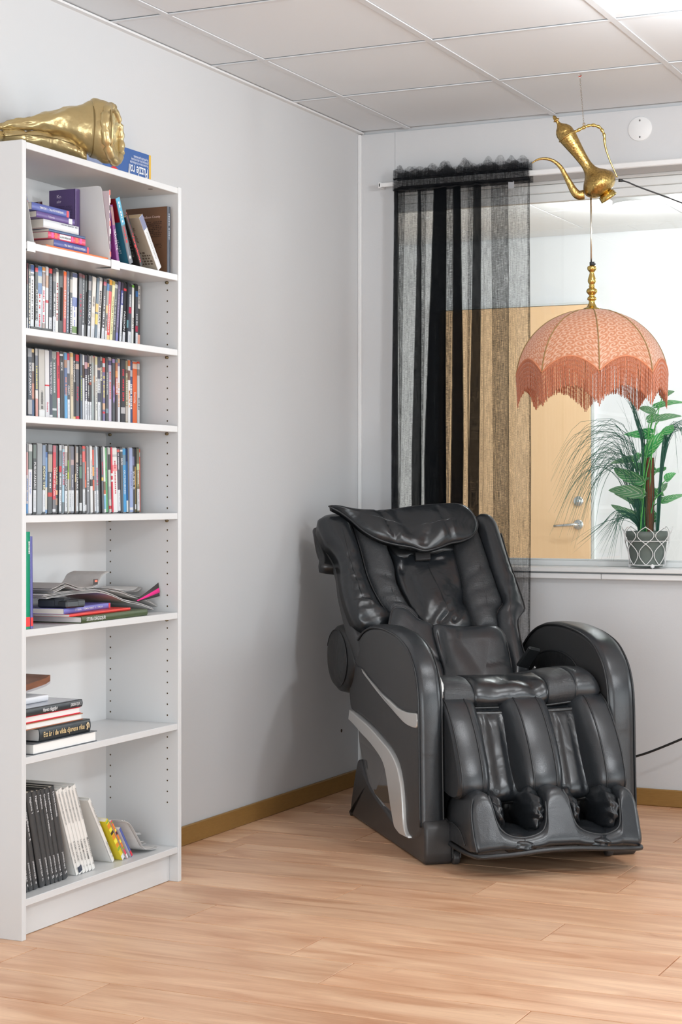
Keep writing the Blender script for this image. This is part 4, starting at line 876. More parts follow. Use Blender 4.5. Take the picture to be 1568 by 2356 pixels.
for nm, c, g0, g1, xo in (('black_cover', C(52, 46, 46), -.1, 1., 0), ('magenta_title', C(226, 20, 130), .22, .62, .0012)):
    mk = MB(); lo, hi = [], []
    for k in range(13):
        f = k / 12; yy_ = y_(306 + 54 * f); zb_ = SZ['s5'] + .038 + .012 * f; wd_ = .006 + .030 * f ** 1.1; xx_ = .2145 - .004 * f * f + xo
        lo.append(Vector((xx_, yy_, zb_ + wd_ * g0))); hi.append(Vector((xx_ - .004, yy_, zb_ + wd_ * g1)))
    th_ = Vector((-.0009, 0, 0)); mk.loft([[p, q, q + th_, p + th_] for p, q in zip(lo, hi)]); mk.build(nm, cmat(c, .35), tm)
# --- shelf 6 stack
z = SZ['s6'] + .0004
G3 = 'books stacked flat on the lower shelf'
def pages_out(lb, pxl, pxr, t_, x, c1, c2, d=.2, nm='book', rz=0):
    """lying flat with its page edge to the room"""
    global z
    yl, yr = max(ypx(pxl, x), -2.604), ypx(pxr, x); h_ = yr - yl
    M = Matrix.Translation((x - d, yl, z)) @ axes((0, 0, 0), -X3, Z3, Y3)
    r = book(nm, lb, t_, d, h_, M, c1, M_PAGEW, spine=c2, group=G3); z += t_ + .0005; return r
pages_out('wide white hardback with grey covers at the bottom of the lower stack', 77, 223, .028, .258, C(92, 96, 102), C(92, 96, 102))
yr = ypx(205, .25); yl = ypx(88, .25); h_ = yr - yl
r = book('book', 'thick black hardback with golden title in the lower stack', .034, .19, h_, flat_pose(.252, yr, z), C(44, 50, 54), M_PAGEW, group=G3, over=.006); z += .0346
stext(r, 'Ett år i de vilda djurens rike', .06, .86, .019, C(216, 190, 140), .034, h_, .0045)
mk = MB(); mk.tube([(.0048, .008, h_ * .09), (.0048, .014, h_ * .075), (.0048, .02, h_ * .095), (.0048, .026, h_ * .07), (.0048, .022, h_ * .055), (.0048, .012, h_ * .05)], .0022, 5); mk.build('golden_emblem', cmat(C(216, 196, 160)), r)
pages_out('white-paged hardback with brown lower cover above the black hardback', 52, 190.6, .017, .245, C(170, 110, 80), C(170, 110, 80))
pages_out('white-paged book with a bright red lower cover in the lower stack', 52, 185.5, .0175, .243, C(226, 26, 56), C(226, 26, 56))
yr = ypx(187, .245); h_ = yr + 2.603
r = book('book', 'black hardback numbered 2 on top of the lower stack', .0195, .2, h_, flat_pose(.247, yr, z), C(52, 56, 60), M_PAGEW, group=G3)
MB().box((-.19, .0193, .004), (-.006, .0199, h_ - .004)).build('glossy_grey_cover', mat('glossy_grey_print', s2l(150, 156, 168), .15), r); z += .0204
stext(r, 'Havets däggdjur', .33, .57, .0135, WT, .0195, h_); stext(r, 'JORDENS DJUR  2', .79, .97, .011, WT, .0195, h_)
r = book('book', 'small white book lying on the numbered black hardback', .016, .13, .13, flat_pose(.19, ypx(110, .19), z), C(226, 226, 230), M_PAGEW, group=G3, soft=False); z += .0166
tn = thing('photo_album', 'curled brown wood-patterned album lying on the small white book', 'album', (0, 0, 0))
zb = z + .0015; yy = lambda px: ypx(px, .18)
P = cr([(-2.60, zb, 0), (-2.56, zb + .004, 0), (yy(95), zb + .018, 0), (yy(112), zb + .026, 0)], 12)
for nm, o0, o1, m_ in (('cover', .006, .022, mat('brown_wood_print', s2l(150, 92, 60), .4, noise_col=(60, s2l(80, 46, 30), (1, .3, 1)))), ('page_block', 0, .006, cmat(C(170, 166, 170)))):
    MB().loft([[Vector((x, p.x, p.y + o1)) for p in P] + [Vector((x, p.x, p.y + o0)) for p in P[::-1]] for x in (.07, .185)]).build(nm, m_, tn)
# --- bottom shelf: black series, white series, loose papers
z = SZ['s7'] + .0006
BLK = C(58, 60, 62)
vols = [(57, 66.4, '4', 'Däggdjuren', .3, .5), (66.6, 77.3, '5', 'Däggdjuren', .05, .2), (77.6, 88.2, '6', '~djuren, pungdjuren m. fl.', .05, .5), (92, 105.8, '7', 'Fåglarna 1', .05, .22), (106, 117, '9', 'Fåglarna 3', .05, .22), (117.2, 126.3, '10', 'Fiskarna', .05, .2), (126.5, 134.8, '11', 'Groddjuren och kräldjuren', .05, .5), (135, 145, '12', 'Insekterna', .05, .34), (145.4, 157, '14', 'Djurens beteende', .05, .32)]
# spines seen left to right
XK = .222
for i, (a, b_, num, tt, f0, f1) in enumerate(vols):
    y0, y1 = ypx(a, XK), ypx(b_, XK); h_ = .262; ln = rad(13.2 if i < 3 else 14.6); y0 = max(y0, -2.605 + h_ * math.sin(ln)); t_ = (y1 - y0) * math.cos(ln) - .0006
    r = book('book', f'dark grey series hardback, {ORD[i]} from the left of nine, on the bottom shelf', t_, .19, h_, up_pose(XK, y0, z, ln), BLK, M_PAGE, group='dark series books on the bottom shelf', rough=.42)
    stext(r, tt.replace('~', ''), f0, f1, .0095, WT, t_, h_, ypos=.5); stext(r, 'JORDENS DJUR', .71, .9, .0075, WT, t_, h_); text(num, .011, axes((.0035, t_ * .5, h_ * .065), Y3, Z3, X3), cmat(WT), r, 'volume_number', 'CENTER')
wh = [(158, 181.3, .25, 22, 'FJÄDERFÄ BLÅTT CITR', '2', 'wide white cookery hardback, first of the white series'), (181.6, 190, .245, 22, 'FISK-GRIL', '4', 'white cookery book with a dark foot label'), (190.3, 197.6, .25, 22, 'CITR-FISK', '1', 'white cookery book third of the white series'), (197.8, 204.6, .25, 22, 'LAMM-MAND', '6', 'white cookery book fourth of the white series'), (204.8, 212.2, .245, 22, 'KRUS-LAMM', '6', 'white cookery book fifth of the white series'), (212.4, 219.8, .252, 22, 'MAND-NÖTK', '8', 'white cookery book sixth of the white series')]
WC = C(228, 226, 222)
for i, (a, b_, h_, ln, tx, num, lb) in enumerate(wh):
    y0, y1 = ypx(a, XK), ypx(b_, XK); h_ = .258 + .004 * (i % 2)
    if i == 0: y0 = y1 - .0125
    t_ = (y1 - y0) * math.cos(rad(ln)) - .0006
    r = book('book', lb + ' on the bottom shelf', t_, .2, h_, up_pose(XK, y0, z, rad(ln)), WC, M_PAGEW, group='white series books on the bottom shelf')
    stext(r, 'FÖRFATTARNAS MATLEXIKON', .04, .4, .0062, C(110, 110, 112), t_, h_); stext(r, tx, .62, .86, .0068, C(90, 90, 92), t_, h_); text(num, .008, axes((.0035, t_ * .5, h_ * .07), Y3, Z3, X3), cmat(C(110, 110, 112)), r, 'volume_number', 'CENTER')
    if 'dark foot' in lb: MB().box((-.001, .0005, .006), (.0033, t_ - .0005, .022)).build('dark_label', cmat(C(56, 64, 80)), r)
y1 = ypx(265, .215)
r = book('book', 'white cookery hardback leaning apart right of the white series', .0125, .19, .226, up_pose(.215, y1 - .0155, z, rad(33)), WC, M_PAGEW)
stext(r, 'FÖRFATTARNAS MATLEXIKON', .05, .42, .0065, C(120, 120, 122), .0125, .226); stext(r, 'GRIL-HÖGR', .68, .87, .0068, C(100, 100, 102), .0125, .226); text('5', .008, axes((.0035, .006, .018), Y3, Z3, X3), cmat(C(90, 90, 90)), r, 'volume_number', 'CENTER')
cols = [('yellow and orange striped magazine leaning on the white hardback', C(226, 206, 50), 289, .014, .15, 36), ('white magazine with a pink and red spine behind the striped one', C(226, 80, 100), 296, .007, .145, 36), ('blue magazine with red corner beside the pink one', C(84, 100, 170), 307, .008, .11, 36)]
for lb, c, pr, t_, h_, ln in cols:
    y1 = ypx(pr, .225)
    r = book('magazine', lb, t_, .17, h_, up_pose(.225, y1 - t_ / math.cos(rad(ln)), z, rad(ln)), c if 'pink' not in lb else C(226, 222, 226), spine=c, soft=True, cat='magazine', group='magazines on the bottom shelf')
    if 'striped' in lb:
        mk = MB(); cs = [cmat(C(222, 140, 50)), cmat(C(60, 50, 40)), cmat(C(236, 226, 80)), cmat(C(140, 170, 60)), cmat(WT)]
        for k, (f0, f1, mi) in enumerate(((.0, .1, 4), (.24, .3, 3), (.32, .4, 0), (.42, .5, 2), (.52, .62, 0), (.64, .7, 1), (.72, .78, 2), (.8, .9, 0), (.93, .97, 3))): mk.box((-.001, .0005, h_ * f0), (.0005, t_ - .0005, h_ * f1), mi=mi)
        mk.build('striped_print', cs, r)
    if 'blue' in lb: MB().box((-.001, .0005, .002), (.0005, t_ - .0005, .02)).build('red_corner', cmat(R_), r)
yq = lambda px: ypx(px, .2)
t = news('paper_sheets', 'white bent paper sheets standing against the magazines on the bottom shelf', [(yq(258), z + .115), (yq(272), z + .10), (yq(290), z + .055), (yq(304), z + .02), (yq(320), z + .0105), (yq(335), z + .0095)], .175, .235, [C(226, 222, 230), C(216, 206, 216), C(232, 230, 234)], cat='papers', gap=.0025)
t = news('paper_stack', 'flat stack of white printed sheets at the right end of the bottom shelf', [(yq(306), z + .013), (yq(330), z + .0135), (yq(340), z + .0135), (yq(352), z + .013)], .03, .17, [C(226, 226, 226)] * 5, cat='papers', gap=.0024)
mk = MB(); mk.add([(.06, yq(300), z + .0142), (.165, yq(306), z + .0142), (.16, yq(340), z + .0142), (.06, yq(350), z + .0142)], [(0, 1, 2, 3)], 0, False); mk.build('dark_photo', mat('dark_photo_print', s2l(70, 72, 80), .3, noise_col=(40, s2l(190, 190, 196), (1, 1, 1))), t)
t = news('brochure', 'white folded brochure lying on the flat paper stack', [(yq(290), z + .045), (yq(310), z + .037), (yq(335), z + .027), (yq(352), z + .021)], .05, .14, [C(214, 214, 220), C(222, 222, 226)], cat='brochure', gap=.003)
t = news('brochure', 'purple brochure sloping down over the white one', [(yq(288), z + .068), (yq(310), z + .056), (yq(340), z + .040), (yq(354), z + .034)], .03, .15, [C(200, 194, 200), C(104, 70, 120)], cat='brochure', gap=.004, th=.003)

# ------------------------------------------------------------------ on top of the bookcase
zt = 2.0176
xb = .062; y0, y1 = at_x(196, 370, xb).y, at_x(347, 385, xb).y; zT = at_x(347, 358, xb).z
r = thing('puzzle_box', 'blue puzzle roll box with a gold end lying upside down behind the gold bag', 'box', (0, 0, 0))
M_BLUE = mat('blue_card', s2l(56, 96, 160), .35)
MB().box((.0, y0, zt + .0005), (xb, y1 - .011, zT), bev=.0008).build('carton', M_BLUE, r); MB().box((0, y1 - .0112, zt + .0005), (xb + .0004, y1, zT), bev=.0008).build('gold_end', cmat(C(226, 180, 60)), r)
M_ = axes((xb + .0012, y1 - .02, zt + .030), -Y3, -Z3, X3)
text('Puzzle roll', .044, axes((xb + .0014, y1 - .018, at_x(325, 396, xb).z), -Y3, -Z3, X3), cmat(C(235, 238, 245)), r, 'title_print', width=.112, shear=.2)
for k, s_ in enumerate(('The perfect aid for puzzle enthusiasts.', 'and loose pieces. Roll up, strap on and put away', 'The easy way to store or carry unfinished puzzles')):
    text(s_, .0115, axes((xb + .0014, y1 - .017, at_x(325, (366, 373, 380)[k], xb).z), -Y3, -Z3, X3), cmat(C(220, 226, 240)), r, 'small_print', width=(.085, .098, .105)[k])
mk = MB(); mk.lathe([(.034, 0), (.033, .0006), (.001, .0008)], 24, Matrix.Translation((xb, at_x(263, 380, xb).y, zt + .04)) @ Matrix.Rotation(PI / 2, 4, 'Y')); mk.box((xb, at_x(250, 380, xb).y, zt + .02), (xb + .001, at_x(280, 380, xb).y, zt + .046)); mk.build('red_puzzle_piece', cmat(C(210, 40, 48)), r)
MB().box((xb, y0 + .004, zt + .004), (xb + .0006, y0 + .09, zT - .02)).build('grey_picture', cmat(C(130, 140, 170)), r)

def gold():
    m = mat('gold_foil_fabric', s2l(196, 174, 126), .3, .7, bump=[(9, .35, (1, 1, 1), .02), (46, .25, (1, .35, 1), .006)]); return m
M_GOLD = gold()
bag = thing('gold_bag', 'shiny gold padded bag rolled into a horn on top of the bookcase', 'bag', (.15, at_x(150, 330, .15).y, zt))
bo = bag.location.copy()
def bx(px): return .035 + .235 * max(0, min(1.1, px / 262))       # the horn points from the wall out into the room
def bp(px, py, dx=0): return at_x(px, py, bx(px) + dx) - bo
def horn(secs, name, nseg=44, quilt=0, fx=.9, cap=True, wr=.006, mat_=M_GOLD, dx=0):
    S = cr([(s[0], s[1], s[2]) for s in secs], 54); loops = []        # px, ytop, ybottom
    Cn = [((bp(s.x, s.y, dx) + bp(s.x, s.z, dx)) / 2, (bp(s.x, s.y, dx) - bp(s.x, s.z, dx)).length / 2) for s in S]
    for j, (c, rr) in enumerate(Cn):
        t_ = Cn[min(53, j + 1)][0] - Cn[max(0, j - 1)][0]; t_.z = 0; t_.normalize(); h_ = Vector((-t_.y, t_.x, 0)); l = []
        for k in range(nseg):
            a = 2 * PI * k / nseg
            d = noise.noise(Vector((S[j].x * .03, math.cos(a) * 1.5, math.sin(a) * 1.5 + 3))) * wr * min(1, rr / .03) + .0022 * noise.noise(Vector((S[j].x * .1, math.cos(a) * 4, math.sin(a) * 4)))
            if quilt: d -= .004 * max(0, math.cos(S[j].x * quilt)) ** 8
            v_ = c + h_ * (math.cos(a) * (rr * fx + d)) + Z3 * (math.sin(a) * (rr + d)); v_.z = max(.003, v_.z); l.append(v_)
        loops.append(l)
    return MB().loft(loops, cap0=cap, cap1=cap, capsmooth=True).build(name, mat_, bag)
horn([(-60, 280, 298), (0, 284, 299), (20, 277, 299), (60, 270, 301), (95, 261, 304), (130, 252, 312), (160, 246, 327), (185, 240, 343), (203, 234, 354), (209, 232.5, 358)], 'horn_body')
horn([(208, 231.5, 359), (214, 230.0, 362), (225, 231, 366), (236, 234, 371), (246, 238, 373), (251, 242, 372)], 'collar', wr=.009)
nM = Vector((.93, .30, .05)).normalized(); hM = Vector((-nM.y, nM.x, 0)).normalized(); vM = nM.cross(hM)
c0, c1 = bp(257, 247), bp(261, 371); cM = (c0 + c1) / 2; rM = (c0 - c1).length / 2
ring = [cM + hM * (math.cos(2 * PI * k / 60) * rM * 1.12) + vM * (math.sin(2 * PI * k / 60) * rM) for k in range(60)]
rm = MB(); rm.tube(ring, [.0125 + .004 * noise.noise(Vector((k * .9, 2, 0))) - .0035 * (k % 6 == 0) for k in range(60)], 12, closed=True); rm.build('mouth_rim', M_GOLD, bag)
dk = MB(); dk.loft([[cM + (p - cM) * f + nM * (.004 - .016 * (1 - f) + .010 * noise.noise(p * 18) * f) for p in ring] for f in (1.0, .85, .6, .35, .1)], cap0=False, capsmooth=True); dk.build('mouth_disc', mat('pale_gold_foil', s2l(216, 200, 150), .2, .7, bump=(14, .6, (1, 1, 1), .02)), bag)
dk = MB(); dk.loft([[cM + (p - cM) * f - nM * q for p in ring] for f, q in ((1.05, .006), (1.06, .02), (.97, .04))], cap0=False, cap1=True); dk.build('rim_band', M_GOLD, bag)
horn([(-80, 298, 345), (-30, 296, 336), (0, 299, 328), (40, 300, 332), (80, 301, 340), (120, 306, 350), (160, 318, 361), (185, 333, 369), (198, 350, 372)], 'folded_flap', quilt=.105, fx=1.25)
mk = MB(); mk.tube([bp(p[0], p[1], .0) + Vector((p[2], -p[2] * .9, 0)) for p in ((0, 319, .022), (50, 315, .024), (90, 318, .026), (125, 325, .026), (160, 335, .024), (190, 352, .012))], .0012, 6); mk.build('flap_seam', mat('dark_gold_seam', (.2, .14, .05), .5, .5), bag)
mk = MB()
for px_, yt, yb in ((209, 231.5, 359), (247, 238.5, 373)):
    c, r_ = (bp(px_, yt) + bp(px_, yb)) / 2, (bp(px_, yt) - bp(px_, yb)).length / 2; t_ = (bp(px_ + 6, 300) - bp(px_ - 6, 300)); t_.z = 0; t_.normalize(); h_ = Vector((-t_.y, t_.x, 0))
    mk.tube([c + h_ * (math.cos(a) * r_ * .92) + Z3 * (math.sin(a) * r_ * 1.01) for a in [2 * PI * k / 48 for k in range(48)]], .0014, 6, closed=True)
mk.build('collar_seam', mat('dark_gold_seam', 0), bag)
# ================================================================== hanging lamp: brass ewer, stem, fringed shade
DL = 6.046; SC = F / DL                            # distance of the lamp from the camera, pixels per metre there
LC = CP + FW * DL + RT * ((1361 - CX) / SC); LC.z = 0
def lz(py): return CH + (HY - py) / SC
def lp(px, py, dep=0): return RT * ((px - 1361) / SC) + FW * dep + Vector((0, 0, lz(py)))
lamp = thing('pendant_lamp', 'hanging lamp with a brass ewer above a pink fringed dome shade', 'lamp', LC)
def brass(name, col, rough, eng):
    m = mat(name, col, rough, 1.)
    if eng:
        nt = m.node_tree; N = nt.nodes; L = nt.links; b = N['Principled BSDF']; tc = N.new('ShaderNodeTexCoord')
        v = N.new('ShaderNodeTexVoronoi'); v.feature = 'DISTANCE_TO_EDGE'; v.inputs['Scale'].default_value = 75
        n = N.new('ShaderNodeTexNoise'); n.inputs['Scale'].default_value = 60; n.inputs['Detail'].default_value = 5; n.inputs['Distortion'].default_value = 2.5
        L.new(tc.outputs['Object'], v.inputs['Vector']); L.new(tc.outputs['Object'], n.inputs['Vector'])
        a = N.new('ShaderNodeMath'); a.operation = 'ADD'; L.new(v.outputs['Distance'], a.inputs[0]); L.new(n.outputs['Fac'], a.inputs[1])
        bp_ = N.new('ShaderNodeBump'); bp_.inputs['Strength'].default_value = .55; bp_.inputs['Distance'].default_value = .0025; L.new(a.outputs[0], bp_.inputs['Height']); L.new(bp_.outputs[0], b.inputs['Normal'])
        r_ = N.new('ShaderNodeValToRGB'); r_.color_ramp.elements[0].position = .3; r_.color_ramp.elements[0].color = (*[c * .5 for c in col], 1); r_.color_ramp.elements[1].position = .6; r_.color_ramp.elements[1].color = (*col, 1)
        L.new(n.outputs['Fac'], r_.inputs[0]); L.new(r_.outputs[0], b.inputs['Base Color'])
    return m
M_BR = brass('engraved_brass', s2l(196, 164, 100), .28, True); M_BRP = brass('polished_brass', s2l(206, 178, 104), .16, False); M_BRD = brass('dark_brass', s2l(150, 122, 72), .35, False)
M_BLK = mat('black_plastic', (.012, .013, .014), .4)
def axis_lathe(prof, p0, p1, seg=28):              # profile (radius px, distance px) along an axis given by two points
    a, b_ = lp(*p0), lp(*p1); d = (b_ - a).normalized(); u = FW.copy(); u = (u - d * u.dot(d)).normalized(); v = d.cross(u)
    return [[a + d * (t / SC) + (u * math.cos(2 * PI * k / seg) + v * math.sin(2 * PI * k / seg)) * (r / SC) for k in range(seg)] for r, t in prof]
P0, P1 = (1401, 457), (1272, 266)
fp = [Vector((r, t, 0)) for r, t in ((16, 16), (24, 18), (33, 25), (39, 33), (40.5, 40), (38, 50), (30, 61), (22, 69), (16, 77), (13, 87), (12.2, 100), (14.5, 126), (18.5, 154), (20.8, 171))]
body = MB(); body.loft(axis_lathe([(p.x, p.y) for p in cr(fp, 44)], P0, P1)); body.build('ewer_body', M_BR, lamp)
MB().loft(axis_lathe([(14, 17), (15, 15), (19.5, 13), (20.5, 3), (21.5, 0), (20, .3), (18.5, 4), (17, 9)], P0, P1), cap0=False).build('ewer_foot', M_BRP, lamp)
MB().loft(axis_lathe([(20.8, 170.5), (22.6, 172), (22.6, 174), (20.6, 175.5), (20.6, 184), (18.8, 191), (14.5, 197.5), (8.5, 203), (4.6, 208), (3.6, 213.5), (4.2, 215), (7.6, 217), (7.4, 218.5), (4.8, 220), (4.6, 224), (3.4, 228), (1, 230.5)], P0, P1)).build('ewer_lid', M_BR, lamp)
zq = lambda x, y: (1180 + x * .2474, 160 + y * .2474)
spt = [(655, 1165, 46), (605, 1168, 42), (565, 1130, 35), (525, 1060, 29), (485, 985, 24), (445, 915, 21), (400, 868, 18), (345, 838, 15), (285, 829, 13), (225, 838, 10), (172, 872, 5)]
P_ = [lp(*zq(a, b_)) for a, b_, r in spt]; Q = cr(P_, 50)
rr_ = [spt[min(10, int(i / 49 * 10))][2] + (spt[min(10, int(i / 49 * 10) + 1)][2] - spt[min(10, int(i / 49 * 10))][2]) * (i / 49 * 10 % 1) for i in range(50)]
MB().tube(Q, [r * .2474 / SC for r in rr_], 16).build('ewer_spout', M_BR, lamp)
hd = [(556, 585, 15), (600, 566, 15), (650, 541, 13), (700, 522, 14), (750, 518, 14), (800, 536, 13), (830, 572, 11), (846, 614, 10), (850, 680, 8), (868, 760, 7.5), (900, 850, 7), (935, 930, 7), (966, 1002, 7)]
P_ = [lp(*zq(a, b_)) for a, b_, r in hd]; Q = cr(P_, 60)
MB().tube(Q, [(hd[min(12, int(i / 59 * 12))][2] * (1 + (.22 * math.sin(i * 1.7) if i < 32 else 0))) * .2474 / SC for i in range(60)], 10).build('ewer_handle', M_BRP, lamp)
mb = MB()
for px, py, r in ((655, 541, 15), (655, 512, 10)):
    c = lp(*zq(px, py)); mb.tube([c + RT * (math.cos(a * PI / 8) * r * .2474 / SC) + Z3 * (math.sin(a * PI / 8) * r * .2474 / SC) - FW * .006 for a in range(16)], .0011, 6, closed=True)
mb.build('hanging_ring', M_BRD, lamp)
ch = MB(); top, bot = lp(*zq(620, 82)), lp(*zq(655, 505)); NL = 26
for i in range(NL):
    c = top.lerp(bot, (i + .5) / NL); hl = (bot - top).length / NL * .68; d = (bot - top).normalized()
    s_ = RT if i % 2 else FW
    ch.tube([c + d * (hl * math.cos(a * PI / 6)) + s_ * (.0022 * math.sin(a * PI / 6)) for a in range(12)], .0006, 5, closed=True)
ch.build('chain', mat('chain_metal', (.35, .3, .25), .35, 1), lamp)
c = lp(*zq(620, 60)); hk = MB()
hk.tube([c + RT * (.007 * math.cos(a)) + Z3 * (.006 * math.sin(a)) for a in [PI * .1 + k * PI * 1.6 / 10 for k in range(11)]], .0012, 6); hk.tube([c + RT * -.006 + Z3 * .002, c + RT * .004 - Z3 * .004, c - Z3 * .009], .0012, 6)
hk.tube([Vector((c.x, c.y, 2.533)), c + Z3 * .004], .0012, 6)
hk.build('ceiling_hook', mat('hook_metal', (.5, .45, .42), .3, 1), lamp)
MB().tube([c + RT * -.005 - Z3 * .001, c + RT * .001 - Z3 * .002, c + RT * .004 + Z3 * .002], .0018, 6).build('red_tie', cmat(C(180, 60, 44)), lamp)
cc = lp(*zq(990, 1030)); 
MB().tube([cc - RT * .004 + Z3 * .0, cc + RT * .009 - Z3 * .0005], [.0058, .0055], 8).build('cord_grip', M_BLK, lamp)
cd = [zq(*p) for p in ((1008, 1033), (1060, 1045), (1150, 1085), (1300, 1140), (1450, 1195), (1568, 1240), (1800, 1310), (2300, 1420), (3200, 1480))]
MB().tube(cr([lp(p[0], p[1], .0) for p in cd], 40), .0026, 8).build('cord', M_BLK, lamp)
MB().tube([lp(1358.6, 455), lp(1359.3, 606)], .0030, 10).build('hanging_rod', brass('nickel_rod', (.6, .57, .5), .25, False), lamp)
sk = MB(); sk.tube([lp(1361, 603), lp(1361.4, 612)], .0085, 12); sk.tube([lp(1364, 607.5), lp(1369, 608)], .0032, 8); sk.build('rod_clamp', M_BLK, lamp)
def vlathe(prof, seg=28, cx=1360.8): return [[lp(cx, 160 + y * .2474) + (RT * math.cos(2 * PI * k / seg) + FW * math.sin(2 * PI * k / seg)) * (r * .2474 / SC) for k in range(seg)] for r, y in prof]
sp = [(34, 1828), (42, 1838), (43, 1852), (38, 1866), (24, 1882), (21, 1892), (25, 1910), (34, 1940), (38, 1962), (36, 1978), (26, 1996), (21, 2003), (27, 2008), (28, 2018), (24, 2024), (26, 2030), (42, 2040), (51, 2058), (49, 2072), (36, 2088), (27, 2098), (26, 2108), (38, 2118), (43, 2130), (42, 2140), (30, 2150), (28, 2164), (34, 2184), (46, 2204), (62, 2214), (78, 2222), (90, 2232), (92, 2238)]
MB().loft(vlathe([(p.x, p.y) for p in cr([Vector((a, b_, 0)) for a, b_ in sp], 90)])).build('turned_stem', M_BRP, lamp)
MB().loft(vlathe([(84, 2236), (86, 2244), (60, 2250)])).build('white_washer', M_TRIM, lamp)
# shade
SHP = [(18, 712.3), (30, 713.5), (52, 718.5), (76, 727.5), (100, 740), (124, 759.5), (142, 780), (156, 803), (165.5, 827), (171, 850), (173, 868), (173.5, 885)]
SPc = cr([Vector((r, y, 0)) for r, y in SHP], 60)
def shade_pt(phi, y):                              # phi = 0 faces the camera
    j = min(range(58), key=lambda i: abs(SPc[i].y - y)); j = j if SPc[j].y <= y or j == 0 else j - 1
    f = (y - SPc[j].y) / max(1e-6, SPc[j + 1].y - SPc[j].y); r = SPc[j].x + (SPc[j + 1].x - SPc[j].x) * f
    k = (phi - OFF) % (PI / 4) / (PI / 4); r *= 1 - .022 * math.sin(PI * k) * min(1, r / 60)
    return lp(1361 + 4 * 0, y) + (RT * math.sin(phi) - FW * math.cos(phi)) * (r / SC)
OFF = rad(-2.5)
def scallop(phi): k = (phi - OFF) % (PI / 4) / (PI / 4); return 866 - 36 * (math.sin(PI * k) ** .8)
def satin():
    m = mat('pink_satin', s2l(226, 150, 118), .42, sheen=.3); nt = m.node_tree; N = nt.nodes; L = nt.links; b = N['Principled BSDF']
    uv = N.new('ShaderNodeUVMap'); vm = N.new('ShaderNodeVectorMath'); vm.operation = 'FRACTION'; sc_ = N.new('ShaderNodeVectorMath'); sc_.operation = 'MULTIPLY'; sc_.inputs[1].default_value = (9, 11, 1)
    L.new(uv.outputs[0], sc_.inputs[0]); L.new(sc_.outputs[0], vm.inputs[0]); sb_ = N.new('ShaderNodeVectorMath'); sb_.operation = 'SUBTRACT'; sb_.inputs[1].default_value = (.5, .5, 0); L.new(vm.outputs[0], sb_.inputs[0])
    sx = N.new('ShaderNodeSeparateXYZ'); L.new(sb_.outputs[0], sx.inputs[0]); ln = N.new('ShaderNodeVectorMath'); ln.operation = 'LENGTH'; L.new(sb_.outputs[0], ln.inputs[0])
    at_ = N.new('ShaderNodeMath'); at_.operation = 'ARCTAN2'; L.new(sx.outputs[1], at_.inputs[0]); L.new(sx.outputs[0], at_.inputs[1])
    ma = N.new('ShaderNodeMath'); ma.operation = 'MULTIPLY_ADD'; L.new(ln.outputs['Value'], ma.inputs[0]); ma.inputs[1].default_value = 13; L.new(at_.outputs[0], ma.inputs[2])
    sn = N.new('ShaderNodeMath'); sn.operation = 'SINE'; L.new(ma.outputs[0], sn.inputs[0])
    r_ = N.new('ShaderNodeValToRGB'); r_.color_ramp.elements[0].position = .35; r_.color_ramp.elements[0].color = (*s2l(228, 158, 120), 1); r_.color_ramp.elements[1].position = .9; r_.color_ramp.elements[1].color = (*s2l(250, 208, 180), 1)
    mr = N.new('ShaderNodeMapRange'); mr.inputs[1].default_value = -1; L.new(sn.outputs[0], mr.inputs[0]); L.new(mr.outputs[0], r_.inputs[0]); L.new(r_.outputs[0], b.inputs['Base Color'])
    bp_ = N.new('ShaderNodeBump'); bp_.inputs['Strength'].default_value = .4; bp_.inputs['Distance'].default_value = .002; L.new(mr.outputs[0], bp_.inputs['Height']); L.new(bp_.outputs[0], b.inputs['Normal'])
    tr = N.new('ShaderNodeBsdfTranslucent'); L.new(r_.outputs[0], tr.inputs[0]); mx = N.new('ShaderNodeMixShader'); mx.inputs[0].default_value = .45
    out = N['Material Output']; L.new(b.outputs[0], mx.inputs[1]); L.new(tr.outputs[0], mx.inputs[2]); L.new(mx.outputs[0], out.inputs[0]); return m
M_SAT = satin(); M_BRAID = mat('olive_gold_braid', s2l(142, 112, 66), .7, bump=(900, .6, (1, 1, .3), .002)); M_FR = mat('rust_silk_cord', s2l(190, 108, 68), .45, sheen=.4)
for p in range(8):
    mb = MB(); vs = []; uv_ = []; n_ = 14; m_ = 22
    for i in range(m_ + 1):
        for k in range(n_ + 1):
            phi = OFF + PI / 4 * (p + k / n_ * .9999); yb = scallop(phi); y = 712.3 + (yb - 712.3) * (i / m_) ** 1.15
            vs.append(shade_pt(phi, y)); uv_.append((k / n_ * .6 * (.35 + .65 * min(1, i / m_ * 1.6)), i / m_))
    mb.add(vs, [(i * (n_ + 1) + k, i * (n_ + 1) + k + 1, (i + 1) * (n_ + 1) + k + 1, (i + 1) * (n_ + 1) + k) for i in range(m_) for k in range(n_)])
    o = mb.build('shade_panel', M_SAT, lamp); ul = o.data.uv_layers.new(name='UVMap')
    for lo in o.data.loops: ul.data[lo.index].uv = uv_[lo.vertex_index]
    phi = OFF + PI / 4 * p
    MB().tube([shade_pt(phi, 712.5 + (866 - 712.5) * i / 30) - (FW * math.cos(phi) - RT * math.sin(phi)) * .001 for i in range(31)], .0021, 6).build('rib_braid', M_BRAID, lamp)
MB().tube([shade_pt(2 * PI * i / 240, scallop(2 * PI * i / 240)) + (RT * math.sin(2 * PI * i / 240) - FW * math.cos(2 * PI * i / 240)) * .001 for i in range(240)], .0026, 6, closed=True).build('scallop_trim', mat('rust_braid', s2l(206, 130, 92), .6), lamp)
fr = MB(); NS = 470
